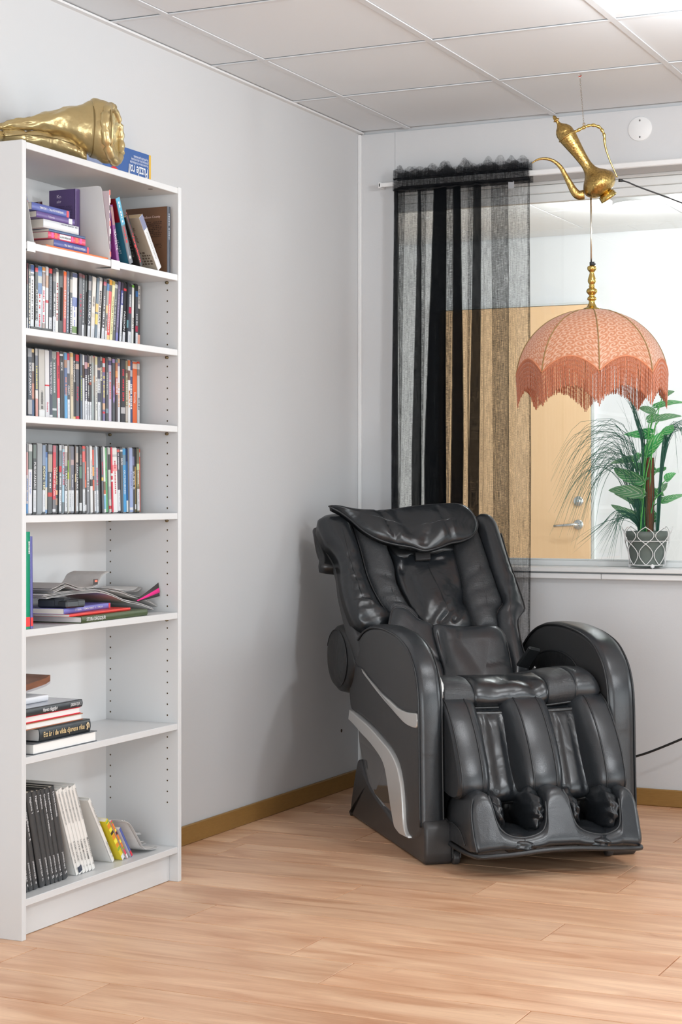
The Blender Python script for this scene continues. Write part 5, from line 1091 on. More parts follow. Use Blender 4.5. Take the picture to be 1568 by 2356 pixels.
for i in range(NS):
    phi = 2 * PI * (i + R.uniform(-.25, .25)) / NS; y0 = scallop(phi); a = shade_pt(phi, y0); rad_ = (RT * math.sin(phi) - FW * math.cos(phi))
    ln = .110 * (1 + R.uniform(-.04, .04)) - .012 * (866 - y0) / 36; n_ = 20; vs = []
    dx, dy = R.uniform(-.0015, .0015), R.uniform(-.002, .001)
    for j in range(n_ + 1):
        f = j / n_; c = a + rad_ * (.0015 - .004 * f + dy * f) + RT * (dx * f) - Z3 * (ln * f); tw = f * 42
        ca, sa = math.cos(tw), math.sin(tw)
        for u, v in ((.0019, 0), (0, .0010), (-.0019, 0), (0, -.0010)): vs.append(c + RT * (u * ca - v * sa) + FW * (u * sa + v * ca))
    fr.add(vs, [(j * 4 + k, j * 4 + (k + 1) % 4, (j + 1) * 4 + (k + 1) % 4, (j + 1) * 4 + k) for j in range(n_) for k in range(4)] + [(n_ * 4, n_ * 4 + 1, n_ * 4 + 2, n_ * 4 + 3)])
tag(fr.build('fringe', M_FR, lamp), kind='stuff')
bl = MB(); bl.lathe([(.012, 0), (.014, -.04), (.013, -.045), (.02, -.07), (.028, -.1), (.02, -.125), (.002, -.135)], 20, Matrix.Translation(lp(1361, 722))); bl.build('bulb', mat('bulb_white', (.8, .8, .78), .2), lamp)

# ================================================================== plant on the sill
PY = .05; pot = at_y(1488, 1306, PY)
zs = .858
plant = thing('artificial_plant', 'artificial green plant with grassy blades in a grey pot on the window sill', 'potted plant', (pot.x, PY, zs))
pz = lambda py: at_y(1488, py, PY).z - zs
pxm = lambda px: at_y(px, 1250, PY).x - pot.x
H0, H1 = pz(1303), pz(1222)
M_POT = mat('grey_green_pot', s2l(86, 96, 92), .6, noise_col=(14, s2l(112, 122, 116), (1, 1, 1)))
MB().lathe([(.001, H0), (.056, H0), (.057, H0 + .003), (.0735, H1 - .022), (.076, H1 - .02), (.077, H1), (.0735, H1), (.07, H1 - .02), (.001, H1 - .022)], 36).build('pot', M_POT, plant)
M_WIRE = mat('white_wire', (.8, .8, .8), .4)
wb_ = MB(); zb0, zb1 = .012, pz(1212); rz = lambda f: .0645 + .028 * f ** 1.2
for f, r_ in ((.0, .0016), (.63, .0016)): wb_.tube([(rz(f) * math.cos(a * PI / 20), rz(f) * math.sin(a * PI / 20), zb0 + (zb1 - zb0) * f) for a in range(40)], r_, 6, closed=True)
for k in range(8):
    th0 = k * PI / 4 + .2; pts = []
    def off(f): return .36 * math.sin(PI * f / .56) if f < .56 else -.36 * math.sin(PI * (f - .56) / .44)
    for i in range(49):
        u = i / 48; f = (1 - math.cos(2 * PI * u)) / 2; s_ = 1 if u < .5 else -1
        a = th0 + s_ * off(f); pts.append((rz(f) * math.cos(a), rz(f) * math.sin(a), zb0 + (zb1 - zb0) * f))
    wb_.tube(pts[:-1], .0015, 6, closed=True)
wb_.build('wire_basket', M_WIRE, plant)
for k in range(3): MB().lathe([(.001, .0), (.006, .003), (.0078, .008), (.006, .013), (.001, .016)], 14, Matrix.Translation((.064 * math.cos(k * 2.09 - 1.0), .064 * math.sin(k * 2.09 - 1.0), .0002))).build('basket_foot', M_WIRE, plant)
M_POLE = mat('coir_pole', s2l(120, 74, 48), .9, noise_col=(90, s2l(82, 48, 30), (1, 1, .3)), bump=(160, .8, (1, 1, .4), .004))
z1 = pz(1053); MB().lathe([(.014, H1 - .03), (.0155, H1 + .05), (.016, z1 - .01), (.015, z1), (.001, z1 + .001)], 16, Matrix.Translation((pxm(1494), 0, 0))).build('moss_pole', M_POLE, plant)
M_GR = mat('dark_grass_blade', s2l(44, 92, 80), .45, noise_col=(20, s2l(64, 110, 92), (1, 1, 1)))
M_STEM = mat('bright_stem', s2l(84, 170, 84), .45)
def leafmat():
    m = mat('variegated_leaf', s2l(70, 150, 90), .38); nt = m.node_tree; N = nt.nodes; L = nt.links; b = N['Principled BSDF']; uv = N.new('ShaderNodeUVMap'); sx = N.new('ShaderNodeSeparateXYZ'); L.new(uv.outputs[0], sx.inputs[0])
    ab = N.new('ShaderNodeMath'); ab.operation = 'ABSOLUTE'; L.new(sx.outputs[1], ab.inputs[0])
    w_ = N.new('ShaderNodeMath'); w_.operation = 'MULTIPLY_ADD'; w_.inputs[1].default_value = 34; L.new(sx.outputs[0], w_.inputs[0])
    w2 = N.new('ShaderNodeMath'); w2.operation = 'MULTIPLY'; w2.inputs[1].default_value = -14; L.new(ab.outputs[0], w2.inputs[0]); L.new(w2.outputs[0], w_.inputs[2])
    sn = N.new('ShaderNodeMath'); sn.operation = 'SINE'; L.new(w_.outputs[0], sn.inputs[0])
    r_ = N.new('ShaderNodeValToRGB'); r_.color_ramp.elements[0].position = .62; r_.color_ramp.elements[0].color = (*s2l(84, 172, 104), 1); r_.color_ramp.elements[1].position = .95; r_.color_ramp.elements[1].color = (*s2l(206, 228, 196), 1); L.new(sn.outputs[0], r_.inputs[0])
    oi = N.new('ShaderNodeObjectInfo'); hs = N.new('ShaderNodeHueSaturation'); mr = N.new('ShaderNodeMapRange'); mr.inputs[3].default_value = .75; mr.inputs[4].default_value = 1.15
    L.new(oi.outputs['Random'], mr.inputs[0]); L.new(mr.outputs[0], hs.inputs['Value']); L.new(mr.outputs[0], hs.inputs['Saturation']); L.new(r_.outputs[0], hs.inputs['Color']); L.new(hs.outputs[0], b.inputs['Base Color'])
    tr = N.new('ShaderNodeBsdfTranslucent'); L.new(hs.outputs[0], tr.inputs[0]); mx = N.new('ShaderNodeMixShader'); mx.inputs[0].default_value = .45; L.new(b.outputs[0], mx.inputs[1]); L.new(tr.outputs[0], mx.inputs[2]); L.new(mx.outputs[0], N['Material Output'].inputs[0]); return m
M_LEAF = leafmat()
gx = lambda x, y: (1200 + x * .2347, 880 + y * .2347)
def ppt(x, y, dy=0.): q = at_y(*gx(x, y), PY + dy); return q - Vector((pot.x, PY, zs))
LEAVES = [(1250, 500, 1008, 510, 95), (1225, 690, 1480, 425, 100), (1225, 720, 1390, 505, 85), (1095, 750, 862, 792, 62), (1290, 862, 1050, 795, 80), (1165, 960, 880, 836, 105), (1340, 1106, 1045, 1015, 75), (1165, 1090, 838, 1052, 110), (1130, 1190, 905, 1085, 75), (1302, 1332, 1118, 1165, 85), (1180, 1342, 858, 1193, 80), (1150, 705, 1115, 790, 62), (1330, 360, 1568, 325, 60), (1320, 235, 1600, 190, 55), (1290, 290, 1140, 245, 60), (1385, 1160, 1600, 1095, 60), (1415, 950, 1508, 885, 70), (1395, 1055, 1432, 975, 60), (1370, 130, 1495, 85, 62), (1240, 365, 1390, 330, 75), (1320, 862, 1425, 832, 40), (1120, 1010, 1250, 930, 60), (1380, 480, 1500, 420, 70)]
stm = MB()
for i, (bx, by, tx, ty, wd) in enumerate(LEAVES):
    dy0 = R.uniform(-.05, .05); dy1 = dy0 + R.uniform(-.06, .05)
    b0, t0 = ppt(bx, by, dy0), ppt(tx, ty, dy1); ax_ = t0 - b0; L_ = ax_.length; ax_.normalize(); sd = ax_.cross(Y3 + Vector((R.uniform(-.3, .3), 0, R.uniform(-.3, .3)))).normalized(); nm = sd.cross(ax_)
    if nm.z < 0: nm = -nm
    hw = wd * .2347 / 640 / 2 * 1.15; mb = MB(); vs = []; uv_ = []; n_ = 12
    for j in range(n_ + 1):
        f = j / n_; wj = hw * min(1, (f * 7 + .12)) * (1 - f ** 2.2) ** .8 * (1.12 - .2 * f); arch = L_ * .16 * math.sin(PI * f) - L_ * .08 * f * f
        for k in range(-2, 3):
            u = k / 2; back = (.18 * L_ * (abs(u)) if f < .12 else 0)
            vs.append(b0 + ax_ * (L_ * f - back) + sd * (wj * u) + nm * (arch + abs(u) * wj * .35 + .05 * wj * math.sin(f * 14 + k))); uv_.append((f, u))
    mb.add(vs, [(j * 5 + k, j * 5 + k + 1, (j + 1) * 5 + k + 1, (j + 1) * 5 + k) for j in range(n_) for k in range(4)])
    o = mb.build('leaf', M_LEAF, plant); ul = o.data.uv_layers.new(name='UVMap')
    for lo in o.data.loops: ul.data[lo.index].uv = uv_[lo.vertex_index]
    foot = Vector((pxm(1480) + R.uniform(-.02, .02), R.uniform(-.02, .02), H1 - .02)); mid = foot.lerp(b0, .6) + Vector(((foot.x - b0.x) * .25, 0, .02))
    stm.tube(cr([foot, mid, b0, b0.lerp(t0, .1)], 10), .0019, 5)
tag(stm.build('leaf_stems', M_STEM, plant), kind='stuff')
gb = MB()
def blade(pts, w0):
    Q = cr(pts, 16); vs = []
    for j, p in enumerate(Q):
        t_ = (Q[min(15, j + 1)] - Q[max(0, j - 1)]).normalized(); s_ = t_.cross(Y3); s_ = s_.normalized() if s_.length > .05 else X3; wj = w0 * (1 - (j / 15) ** 1.6 * .88) * (1 if j else .7)
        vs += [p - s_ * wj / 2, p + s_ * wj / 2 + Y3 * (wj * .4)]
    gb.add(vs, [(j * 2, j * 2 + 1, j * 2 + 3, j * 2 + 2) for j in range(15)])
q = random.Random(11)
def g2(x, y, dy): return ppt(x, y, dy)
for i in range(74):                                # fountain of fine blades to the left
    d0 = q.uniform(-.04, .05); d1 = d0 + q.uniform(-.09, .06); bx = 1175 + q.uniform(-40, 40); kx, ky = 1000 + q.uniform(-60, 120), 480 + q.uniform(-60, 420)
    ex = q.uniform(260, 700); ey = ky + 160 + (ky - 400) * .35 + q.uniform(60, 420); ax_, ay = (kx + ex) / 2 + 40, ky - q.uniform(60, 150)
    blade([g2(bx, 1460, d0 * .3), g2((bx + kx) / 2 + 25, (1460 + ky) / 2 + 60, d0 * .6), g2(kx, ky + 70, d0), g2(ax_ + 60, ay + 30, (d0 + d1) / 2), g2((ax_ + ex) / 2, (ay + ey) / 2 - 110, d1), g2(ex, ey, d1)], q.uniform(.0012, .0032))
for i in range(26):                                # thick bundle rising to the upper left
    d0 = q.uniform(-.02, .03); bx = 1180 + q.uniform(-25, 25); tx = 1060 + q.uniform(-90, 70)
    blade([g2(bx, 1460, d0), g2(bx - 5, 1100, d0), g2(1190 + q.uniform(-25, 15), 600, d0), g2(1115 + q.uniform(-20, 20), 330, d0), g2(tx, q.uniform(-20, 140), d0 + q.uniform(-.03, .03))], q.uniform(.003, .0055))
for i in range(30):                                # right bundle fanning right
    d0 = q.uniform(-.03, .03); bx = 1325 + q.uniform(-14, 14); ex = q.uniform(1480, 1900); ey = q.uniform(380, 900)
    blade([g2(bx, 1460, d0), g2(bx + 25, 1050, d0), g2(1385 + q.uniform(-25, 25), 720, d0), g2(1420 + q.uniform(-20, 60), 520 - q.uniform(0, 90), d0), g2((ex + 1450) / 2, 430 + q.uniform(-60, 60), d0), g2(ex, ey, d0 + q.uniform(-.05, .05))], q.uniform(.002, .005))
for i in range(26):                                # low blades drooping to the left over the sill
    d0 = q.uniform(-.07, .0); ex = q.uniform(460, 1000); ey = q.uniform(1480, 1760)
    blade([g2(1165, 1450, 0), g2(1100 + q.uniform(-30, 30), 1330 + q.uniform(-40, 60), d0), g2(980 + q.uniform(-60, 60), 1290 + q.uniform(-40, 80), d0), g2((ex + 980) / 2, (ey + 1300) / 2 - 30, d0), g2(ex, ey, d0)], q.uniform(.0012, .0035))
for i in range(20):                                # upright fine blades
    d0 = q.uniform(-.03, .03); bx = 1190 + q.uniform(-60, 160)
    blade([g2(bx, 1460, d0), g2(bx - 20, 900, d0), g2(bx - 40 + q.uniform(-60, 60), 500, d0), g2(bx - 80 + q.uniform(-160, 200), 120 + q.uniform(-60, 160), d0)], q.uniform(.0012, .0022))
tag(gb.build('grass_blades', M_GR, plant), kind='stuff')
# ================================================================== massage armchair
TH = rad(39.5); CO = Vector((1.065, -1.08, 0))
EXw, EYw = Vector((math.cos(TH), math.sin(TH), 0)), Vector((-math.sin(TH), math.cos(TH), 0))
chair = thing('massage_armchair', 'black leather massage armchair with silver trim standing in the room corner', 'armchair', CO, TH)
def c_ray(px, py):
    d = ray(px, py); o = CP - CO
    return Vector((o.dot(EXw), o.dot(EYw), o.z)), Vector((d.dot(EXw), d.dot(EYw), d.z))
def c_plane(px, py, p0, n):
    o, d = c_ray(px, py); return o + d * ((p0 - o).dot(n) / d.dot(n))
def c_at(px, py, ax, v): n = Vector((0, 0, 0)); n[ax] = 1; return c_plane(px, py, n * v, n)
B0 = Vector((-.05, .6, .5)); BU, BS, BN = Vector((1, 0, 0)), Vector((0, .6247, .7809)), Vector((0, -.7809, .6247))
def bfn(u, s, n): return B0 + BU * u + BS * s + BN * n
def bk(pts, n=0.):
    out = []
    for px, py in pts:
        q = c_plane(px, py, B0 + BN * n, BN) - B0; out.append((q.dot(BU), q.dot(BS)))
    return out
def leather(name, base, rough, grain=.25, perf=False, big=.35, bscale=7):
    m = mat(name, base, rough, spec=.6); nt = m.node_tree; N = nt.nodes; L = nt.links; b = N['Principled BSDF']; tc = N.new('ShaderNodeTexCoord')
    n1 = N.new('ShaderNodeTexNoise'); n1.inputs['Scale'].default_value = bscale; n1.inputs['Detail'].default_value = 3; n1.inputs['Distortion'].default_value = .8
    v = N.new('ShaderNodeTexVoronoi'); v.inputs['Scale'].default_value = 260 if perf else 520
    if perf: v.inputs['Randomness'].default_value = 0.0
    L.new(tc.outputs['Object'], n1.inputs['Vector']); L.new(tc.outputs['Object'], v.inputs['Vector'])
    b1 = N.new('ShaderNodeBump'); b1.inputs['Strength'].default_value = big; b1.inputs['Distance'].default_value = .022; L.new(n1.outputs['Fac'], b1.inputs['Height'])
    b2 = N.new('ShaderNodeBump'); b2.inputs['Strength'].default_value = .6 if perf else grain; b2.inputs['Distance'].default_value = .0015 if perf else .0006
    L.new(v.outputs['Distance'], b2.inputs['Height']); L.new(b1.outputs[0], b2.inputs['Normal']); L.new(b2.outputs[0], b.inputs['Normal'])
    return m
M_LE = leather('black_leather', (.014, .0162, .019), .26)
M_LES = leather('black_leather_smooth', (.024, .0268, .0305), .29, big=.12)
M_LEP = leather('perforated_black_leather', (.025, .027, .030), .4, perf=True, big=.2)
M_SIDE = leather('charcoal_side_leather', (.042, .0425, .044), .5, big=.04)
M_INN = leather('inner_black_leather', (.012, .0125, .0135), .3, big=.3)
M_PIPE = mat('black_piping', (.02, .021, .023), .35)
M_SIL = mat('silver_trim', (.70, .70, .69), .3, .35)
M_GLS = mat('glossy_grey_panel', (.34, .34, .34), .05, .75, coat=.5)
M_PLA = mat('charcoal_plastic', (.04, .039, .04), .42, bump=(900, .1, (1, 1, 1), .001))
def part(mb, name, m, parent=chair, sub=0): return fixn(mb.build(name, m, parent, sub))
def c_tube(pts, r, name, m=M_PIPE, parent=chair, n=48, closed=False, seg=8): return MB().tube(cr(pts, n, closed), r, seg, closed).build(name, m, parent)
# --- arms
ARM = [(-.022, .115), (-.012, .30), (-.006, .46), (.006, .53), (.035, .585), (.082, .627), (.138, .655), (.235, .677), (.335, .687), (.43, .690), (.54, .684), (.63, .667), (.70, .640), (.76, .604), (.81, .56), (.842, .50), (.851, .445), (.835, .39), (.818, .372), (.70, .366), (.56, .351), (.42, .328), (.315, .308), (.244, .282), (.20, .253), (.169, .207), (.153, .151), (.144, .1), (.126, .07), (.088, .058), (.045, .062), (.0, .078)]
ARMd = [(p.x, p.y) for p in cr([Vector((a, b_, 0)) for a, b_ in ARM], 110, True)]
LOW_T = [(.808, .376), (.686, .363), (.556, .349), (.418, .326), (.313, .306), (.242, .28), (.198, .252), (.167, .207), (.151, .151), (.142, .1), (.124, .076), (.087, .06)]
LOW_B = [(.823, .341), (.73, .327), (.642, .312), (.542, .297), (.432, .273), (.372, .251), (.339, .22), (.313, .174), (.287, .128), (.255, .081), (.236, .066), (.185, .056)]
UP_T = [(.656, .531), (.584, .511), (.5, .494), (.405, .474), (.3, .461), (.223, .45), (.16, .447), (.087, .449), (.01, .456), (-.0, .452)]
UP_B = [(.0, .419), (.01, .411), (.075, .408), (.136, .411), (.198, .421), (.287, .439), (.378, .457), (.487, .482), (.57, .503), (.627, .52)]
GL = [(.823, .345), (.838, .33), (.825, .29), (.791, .245), (.714, .192), (.611, .145), (.42, .095), (.25, .06), (.19, .056)] 
BASE = [(.05, .0), (-.035, .0), (-.05, .02), (-.05, .10), (-.035, .13), (.02, .13), (.06, .085), (.10, .068), (.25, .068), (.4, .098), (.55, .13), (.68, .18), (.735, .215), (.775, .17), (.82, .09), (.845, .03), (.84, .006), (.80, .0)]
for s in (-1, 1):
    X = lambda d: s * (.353 - (.085 - d) * (.86 if s < 0 else 1))   # d: 0 inside .. .085 outside
    fn = lambda a, b_, d: Vector((X(d), a, b_))
    mb = MB(); slab(mb, ARMd, fn, 0, .085, .017, 5); arm = part(mb, 'arm', M_SIDE)
    ins = inset(ccw([Vector(p) for p in ARMd]), .0)
    # leather band that wraps the front and top edge
    top = [p for p in cr([Vector((a, b_, 0)) for a, b_ in ARM[:17]], 60)]
    bm_ = MB(); loops = []
    for p, q in zip(top, top[1:] + [top[-1] * 2 - top[-2]]):
        t_ = (q - p).normalized(); nr = Vector((-t_.y, t_.x, 0)) * 1.0
        if nr.dot(p - Vector((.42, .35, 0))) < 0: nr = -nr
        l = []
        for k in range(9):
            a = k / 8; d = -.0015 + .088 * a; e = .003 + .004 * math.sin(PI * a) - (.0105 if k in (0, 8) else 0); pp = p + nr * e; l.append(Vector((X(d), pp.x, pp.y)))
        loops.append(l)
    bm_.loft(loops, closed=False); band_ = part(bm_, 'arm_band', M_LES)
    for d in (-.001, .086):
        MB().tube([Vector((X(d), p.x * .995 + .002, p.y - .0035)) for p in top], .0036, 7).build('band_piping', M_PIPE, band_)
    fo = lambda a, b_, d: Vector((s * (.353 + d), a, b_))
    st = [(p[0] + .001, p[1]) for p in LOW_T]; mb = MB()
    T_, B_ = cr([Vector((*p, 0)) for p in LOW_T], 40), cr([Vector((*p, 0)) for p in LOW_B], 40)
    slab(mb, [(p.x, p.y) for p in T_] + [(p.x, p.y) for p in B_[::-1]], fo, -.03, .009, .004, 3); part(mb, 'silver_trim', M_SIL)
    T2, B2 = cr([Vector((*p, 0)) for p in UP_T], 30), cr([Vector((*p, 0)) for p in UP_B], 30)
    mb = MB(); slab(mb, [(p.x, p.y) for p in T2] + [(p.x, p.y) for p in B2], fo, -.008, .006, .003, 3); part(mb, 'silver_flash', M_SIL)
    mb = MB(); slab(mb, [(p.x, p.y) for p in B_] + [(p.x, p.y) for p in cr([Vector((*p, 0)) for p in GL], 40)[::-1]], lambda a, b_, d: Vector((s * (.315 + d + .03 * math.sin(PI * min(1, max(0, (a - .1) / .8)))), a, b_)), -.03, .0, .004, 3); part(mb, 'glossy_panel', M_GLS)
    # seam that runs from the rear of the arm into the silver flash
    c_tube([Vector((s * .3525, a, b_)) for a, b_ in ((.79, .585), (.76, .55), (.72, .535), (.656, .534), (.5, .4975), (.3, .4645), (.16, .451), (.01, .4595))], .0022, 'panel_seam', parent=arm)
    mb = MB(); slab(mb, [(p.x, p.y) for p in cr([Vector((*p, 0)) for p in BASE], 90, True)], lambda a, b_, d: Vector((s * (.255 + d), a, b_ + .0005)), 0, .093, .012, 4); part(mb, 'base_skid', M_PLA)
    # padded air pocket on the inner side of the arm
    ar = [Vector((s * .266, a, b_)) for a, b_ in ((.72, .50), (.69, .546), (.6, .577), (.494, .596), (.392, .597), (.304, .582), (.25, .555), (.215, .51), (.21, .46))]
    pk = MB(); pad([(p.y, p.z) for p in ar] + [(.3, .43), (.6, .43)], lambda a, b_, n: Vector((s * (.268 - n), a, b_)), .012, mb=pk, wr=.004, wscale=14); part(pk, 'air_pocket', M_INN)
    c_tube(ar, .004, 'pocket_piping'); c_tube([Vector((s * .2655, .45 + (p.y - .45) * .9, .46 + (p.z - .46) * .88)) for p in ar], .0025, 'pocket_piping')
# --- inner body under the seat
MB().box((-.262, .09, .03), (.262, .80, .43), bev=.01).build('under_frame', M_DARK, chair)
# --- back
def shell():
    O = bk([(741, 1205), (760, 1186), (800, 1178), (900, 1172), (1060, 1170), (1125, 1184), (1143, 1205), (1168, 1290), (1188, 1345), (1200, 1400), (1196, 1470), (1212, 1530), (1200, 1556), (1100, 1600), (950, 1600), (870, 1560), (838, 1500), (815, 1440), (803, 1400), (788, 1345), (778, 1290), (752, 1240)], .015)
    O = [(p.x, p.y) for p in cr([Vector((*p, 0)) for p in O], 110, True)]
    mb = MB(); slab(mb, O, lambda u, s_, n: bfn(u, s_, n - .055 * (1 - min(1, max(0, s_ / .7))) * (1 if n < -.02 else 0)), -.012, -.065, .018, 4, r0=.012)
    return part(mb, 'back_shell', M_SIDE)
shell()
BOL = dict(
 outer_left=([(731, 1198), (738, 1188), (752, 1181), (790, 1178), (808, 1195), (813, 1213), (830, 1268), (843, 1318), (860, 1360), (883, 1398), (904, 1417), (886, 1441), (862, 1443), (839, 1438), (818, 1423), (803, 1393), (788, 1341), (780, 1284), (763, 1251), (748, 1236)], .024, .046, M_LE, [((781, 1215), (800, 1290), (830, 1380))]),
 inner_left=([(813, 1213), (808, 1190), (835, 1180), (880, 1205), (893, 1260), (907, 1298), (914, 1343), (938, 1388), (966, 1420), (938, 1432), (904, 1417), (883, 1398), (860, 1360), (843, 1318), (830, 1268)], .018, .045, M_LEP, [((860, 1240), (880, 1320), (910, 1390))]),
 inner_right=([(1044, 1250), (1066, 1190), (1092, 1186), (1098, 1212), (1125, 1291), (1144, 1347), (1157, 1386), (1143, 1409), (1146, 1444), (1112, 1448), (1093, 1440), (1070, 1374), (1062, 1322)], .018, .045, M_LEP, [((1080, 1230), (1105, 1330), (1120, 1420))]),
 outer_right=([(1096, 1184), (1120, 1180), (1140, 1198), (1152, 1228), (1170, 1290), (1190, 1345), (1206, 1397), (1199, 1411), (1191, 1428), (1197, 1472), (1214, 1528), (1219, 1547), (1202, 1560), (1180, 1568), (1160, 1500), (1146, 1444), (1143, 1409), (1157, 1386), (1144, 1347), (1125, 1291), (1100, 1218)], .022, .046, M_LES, [((1125, 1220), (1165, 1330), (1170, 1420), (1190, 1530))]))
WR = dict(outer_left=[((770, 1300), (830, 1275)), ((778, 1318), (842, 1316)), ((800, 1345), (845, 1325)), ((806, 1370), (858, 1355)), ((815, 1385), (870, 1378)), ((830, 1400), (880, 1395)), ((835, 1425), (890, 1410))],
 inner_left=[((846, 1318), (914, 1343)), ((866, 1370), (925, 1366)), ((875, 1385), (945, 1395))],
 inner_right=[((1072, 1330), (1128, 1302)), ((1080, 1365), (1140, 1348)), ((1090, 1400), (1150, 1390))],
 outer_right=[((1135, 1297), (1165, 1300)), ((1140, 1320), (1175, 1318)), ((1150, 1345), (1185, 1340)), ((1155, 1368), (1192, 1362)), ((1158, 1385), (1200, 1380)), ((1150, 1420), (1195, 1408)), ((1150, 1450), (1195, 1438))])
for nm, (pl_, n0, h, m, spn) in BOL.items():
    n_ = n0 + .02
    cs = [(bk(c, n_), .0065, .008) for c in WR[nm]]
    mb = pad(bk(pl_, n_), bfn, h, n0, back=.05, spine=bk(spn[0], n_), npts=88, rings=14, creases=cs, wr=.004, wscale=14, seed=len(nm), pw=2.2)
    part(mb, 'back_bolster' if 'outer' in nm else 'perforated_panel', m)
for pl_, n_ in (([(806, 1195), (813, 1213), (830, 1268), (843, 1318), (860, 1360), (883, 1398), (904, 1417)], .032), ([(1098, 1212), (1125, 1291), (1144, 1347), (1157, 1386), (1143, 1409), (1146, 1444), (1160, 1500), (1178, 1560)], .032), ([(737, 1203), (748, 1240), (763, 1255), (780, 1286), (788, 1341), (803, 1393), (818, 1423), (840, 1439)], .03), ([(1152, 1228), (1170, 1290), (1190, 1345), (1206, 1397), (1199, 1411), (1191, 1428), (1197, 1472), (1214, 1528)], .028)):
    c_tube([bfn(u, s_, n_) for u, s_ in bk(pl_, n_)], .0032, 'back_piping')
cs = [(bk(c, -.01), d, w_) for c, d, w_ in ((((925, 1320), (945, 1400)), .012, .012), (((940, 1330), (965, 1420)), .012, .01), (((1010, 1440), (1060, 1390)), .012, .012), (((985, 1435), (1040, 1350)), .008, .014), (((1040, 1440), (1075, 1380)), .012, .01), (((960, 1300), (1010, 1302)), .006, .012), (((915, 1325), (930, 1295)), .008, .01))]
mb = pad(bk([(890, 1262), (960, 1290), (1048, 1268), (1064, 1322), (1074, 1374), (1097, 1440), (1060, 1462), (990, 1460), (958, 1425), (936, 1388), (912, 1343), (903, 1298)], -.01), bfn, .03, .0, back=.03, spine=bk([(975, 1310), (1025, 1420)], -.01), npts=88, rings=14, creases=cs, wr=.012, wscale=8, pw=2.2)
part(mb, 'back_cushion', M_LE)
mb = pad(bk([(885, 1240), (1046, 1240), (1050, 1268), (1035, 1278), (975, 1284), (920, 1292), (893, 1264)], .0), bfn, .025, .012, back=.03, wr=.005, seed=4); nk = part(mb, 'neck_strap', M_INN)
q = bk([(955, 1272), (989, 1270), (990, 1286), (957, 1288)], .04); mb = MB(); slab(mb, [(q[0][0], q[0][1]), (q[1][0], q[1][1]), (q[2][0], q[2][1]), (q[3][0], q[3][1])], bfn, .03, .042, .0015, 2); part(mb, 'fastener_tab', M_PLA, nk)
PIL = [(757, 1165), (775, 1166), (800, 1171), (850, 1177), (905, 1173), (960, 1165), (1030, 1160), (1060, 1162), (1080, 1175), (1095, 1198), (1096, 1216), (1085, 1234), (1060, 1245), (1035, 1250), (1005, 1261), (975, 1267), (945, 1259), (905, 1252), (870, 1241), (835, 1221), (805, 1195), (780, 1177)]
PN = .085
cs = [(bk(c, PN), d, w_) for c, d, w_ in ((((862, 1176), (885, 1205), (912, 1252)), .010, .007), (((990, 1163), (1010, 1190), (1037, 1248)), .010, .007), (((900, 1180), (940, 1230)), .006, .02), (((1000, 1200), (975, 1255)), .005, .018))]
mb = pad(bk(PIL, PN), bfn, .028, PN, back=.022, spine=bk([(840, 1195), (940, 1220), (1040, 1205)], PN), npts=110, rings=16, creases=cs, wr=.012, wscale=9, seed=9, drop=None)
pil = part(mb, 'head_pillow', M_LE)
c_tube([bfn(u, s_, PN + .0) for u, s_ in bk(PIL, PN)], .0042, 'pillow_piping', parent=pil, n=120, closed=True)
# rear parts
mb = MB(); O = [(-.37, .56), (-.375, .66), (-.36, .70), (-.2, .72), (.1, .72), (.22, .68), (.24, .56), (.2, .5), (-.33, .5)]
slab(mb, [(p.x, p.y) for p in cr([Vector((*p, 0)) for p in O], 60, True)], bfn, -.045, -.095, .02, 4); part(mb, 'rear_cover', M_INN)
rr = MB(); yc_, zc_ = .925, .545; prof = [(.02, -.392), (.5, -.388), (.8, -.378), (.95, -.362), (1, -.34), (1, -.1), (1, .18), (.9, .2), (.05, .2)]
rr.loft([[Vector((x, yc_ + .17 * f * math.cos(2 * PI * k / 48), zc_ + .122 * f * math.sin(2 * PI * k / 48))) for k in range(48)] for f, x in prof]); rr_o = part(rr, 'rear_roll', M_INN)
c_tube([Vector((-.377, yc_ + .17 * .83 * math.cos(a), zc_ + .122 * .83 * math.sin(a))) for a in [rad(20 + 9 * k) for k in range(28)]], .002, 'roll_seam', parent=rr_o)
# --- lower back pad with its left wing
LBP = [(995, 1441), (1030, 1441), (1072, 1445), (1120, 1441), (1140, 1443), (1152, 1452), (1161, 1467), (1169, 1500), (1175, 1532), (1180, 1572), (1100, 1582), (1025, 1582), (1020, 1540), (1004, 1490)]
LN = .10
cs = [(bk([(1025, 1545), (1090, 1540), (1170, 1525)], LN), .008, .006), (bk([(1008, 1460), (1022, 1540)], LN), .012, .008), (bk([(1060, 1450), (1052, 1500)], LN), .005, .012)]
mb = pad(bk(LBP, LN), bfn, .028, LN, back=.06, spine=bk([(1050, 1480), (1120, 1480), (1110, 1560)], LN), npts=96, rings=14, creases=cs, wr=.006, wscale=12, seed=2)
lb = part(mb, 'lower_back_pad', M_LES); c_tube([bfn(u, s_, LN + .001) for u, s_ in bk(LBP[:10], LN)], .0042, 'pad_piping', parent=lb, n=70)
WING = [(899, 1412), (904, 1402), (915, 1398), (937, 1404), (962, 1426), (995, 1441), (1006, 1490), (1022, 1545), (1027, 1582), (985, 1575), (940, 1520), (900, 1465), (895, 1438)]
mb = pad(bk(WING, .085), bfn, .018, .085, back=.05, spine=bk([(935, 1430), (985, 1500), (1005, 1550)], .085), npts=90, rings=12, creases=[(bk([(975, 1500), (1020, 1530)], .085), .006, .006)], wr=.006, wscale=11)
wg = part(mb, 'side_wing', M_LES); c_tube([bfn(u, s_, .087) for u, s_ in bk([(894, 1440), (899, 1412), (904, 1402), (915, 1398), (937, 1404), (962, 1426), (995, 1441)], .085)], .0042, 'wing_piping', parent=wg)
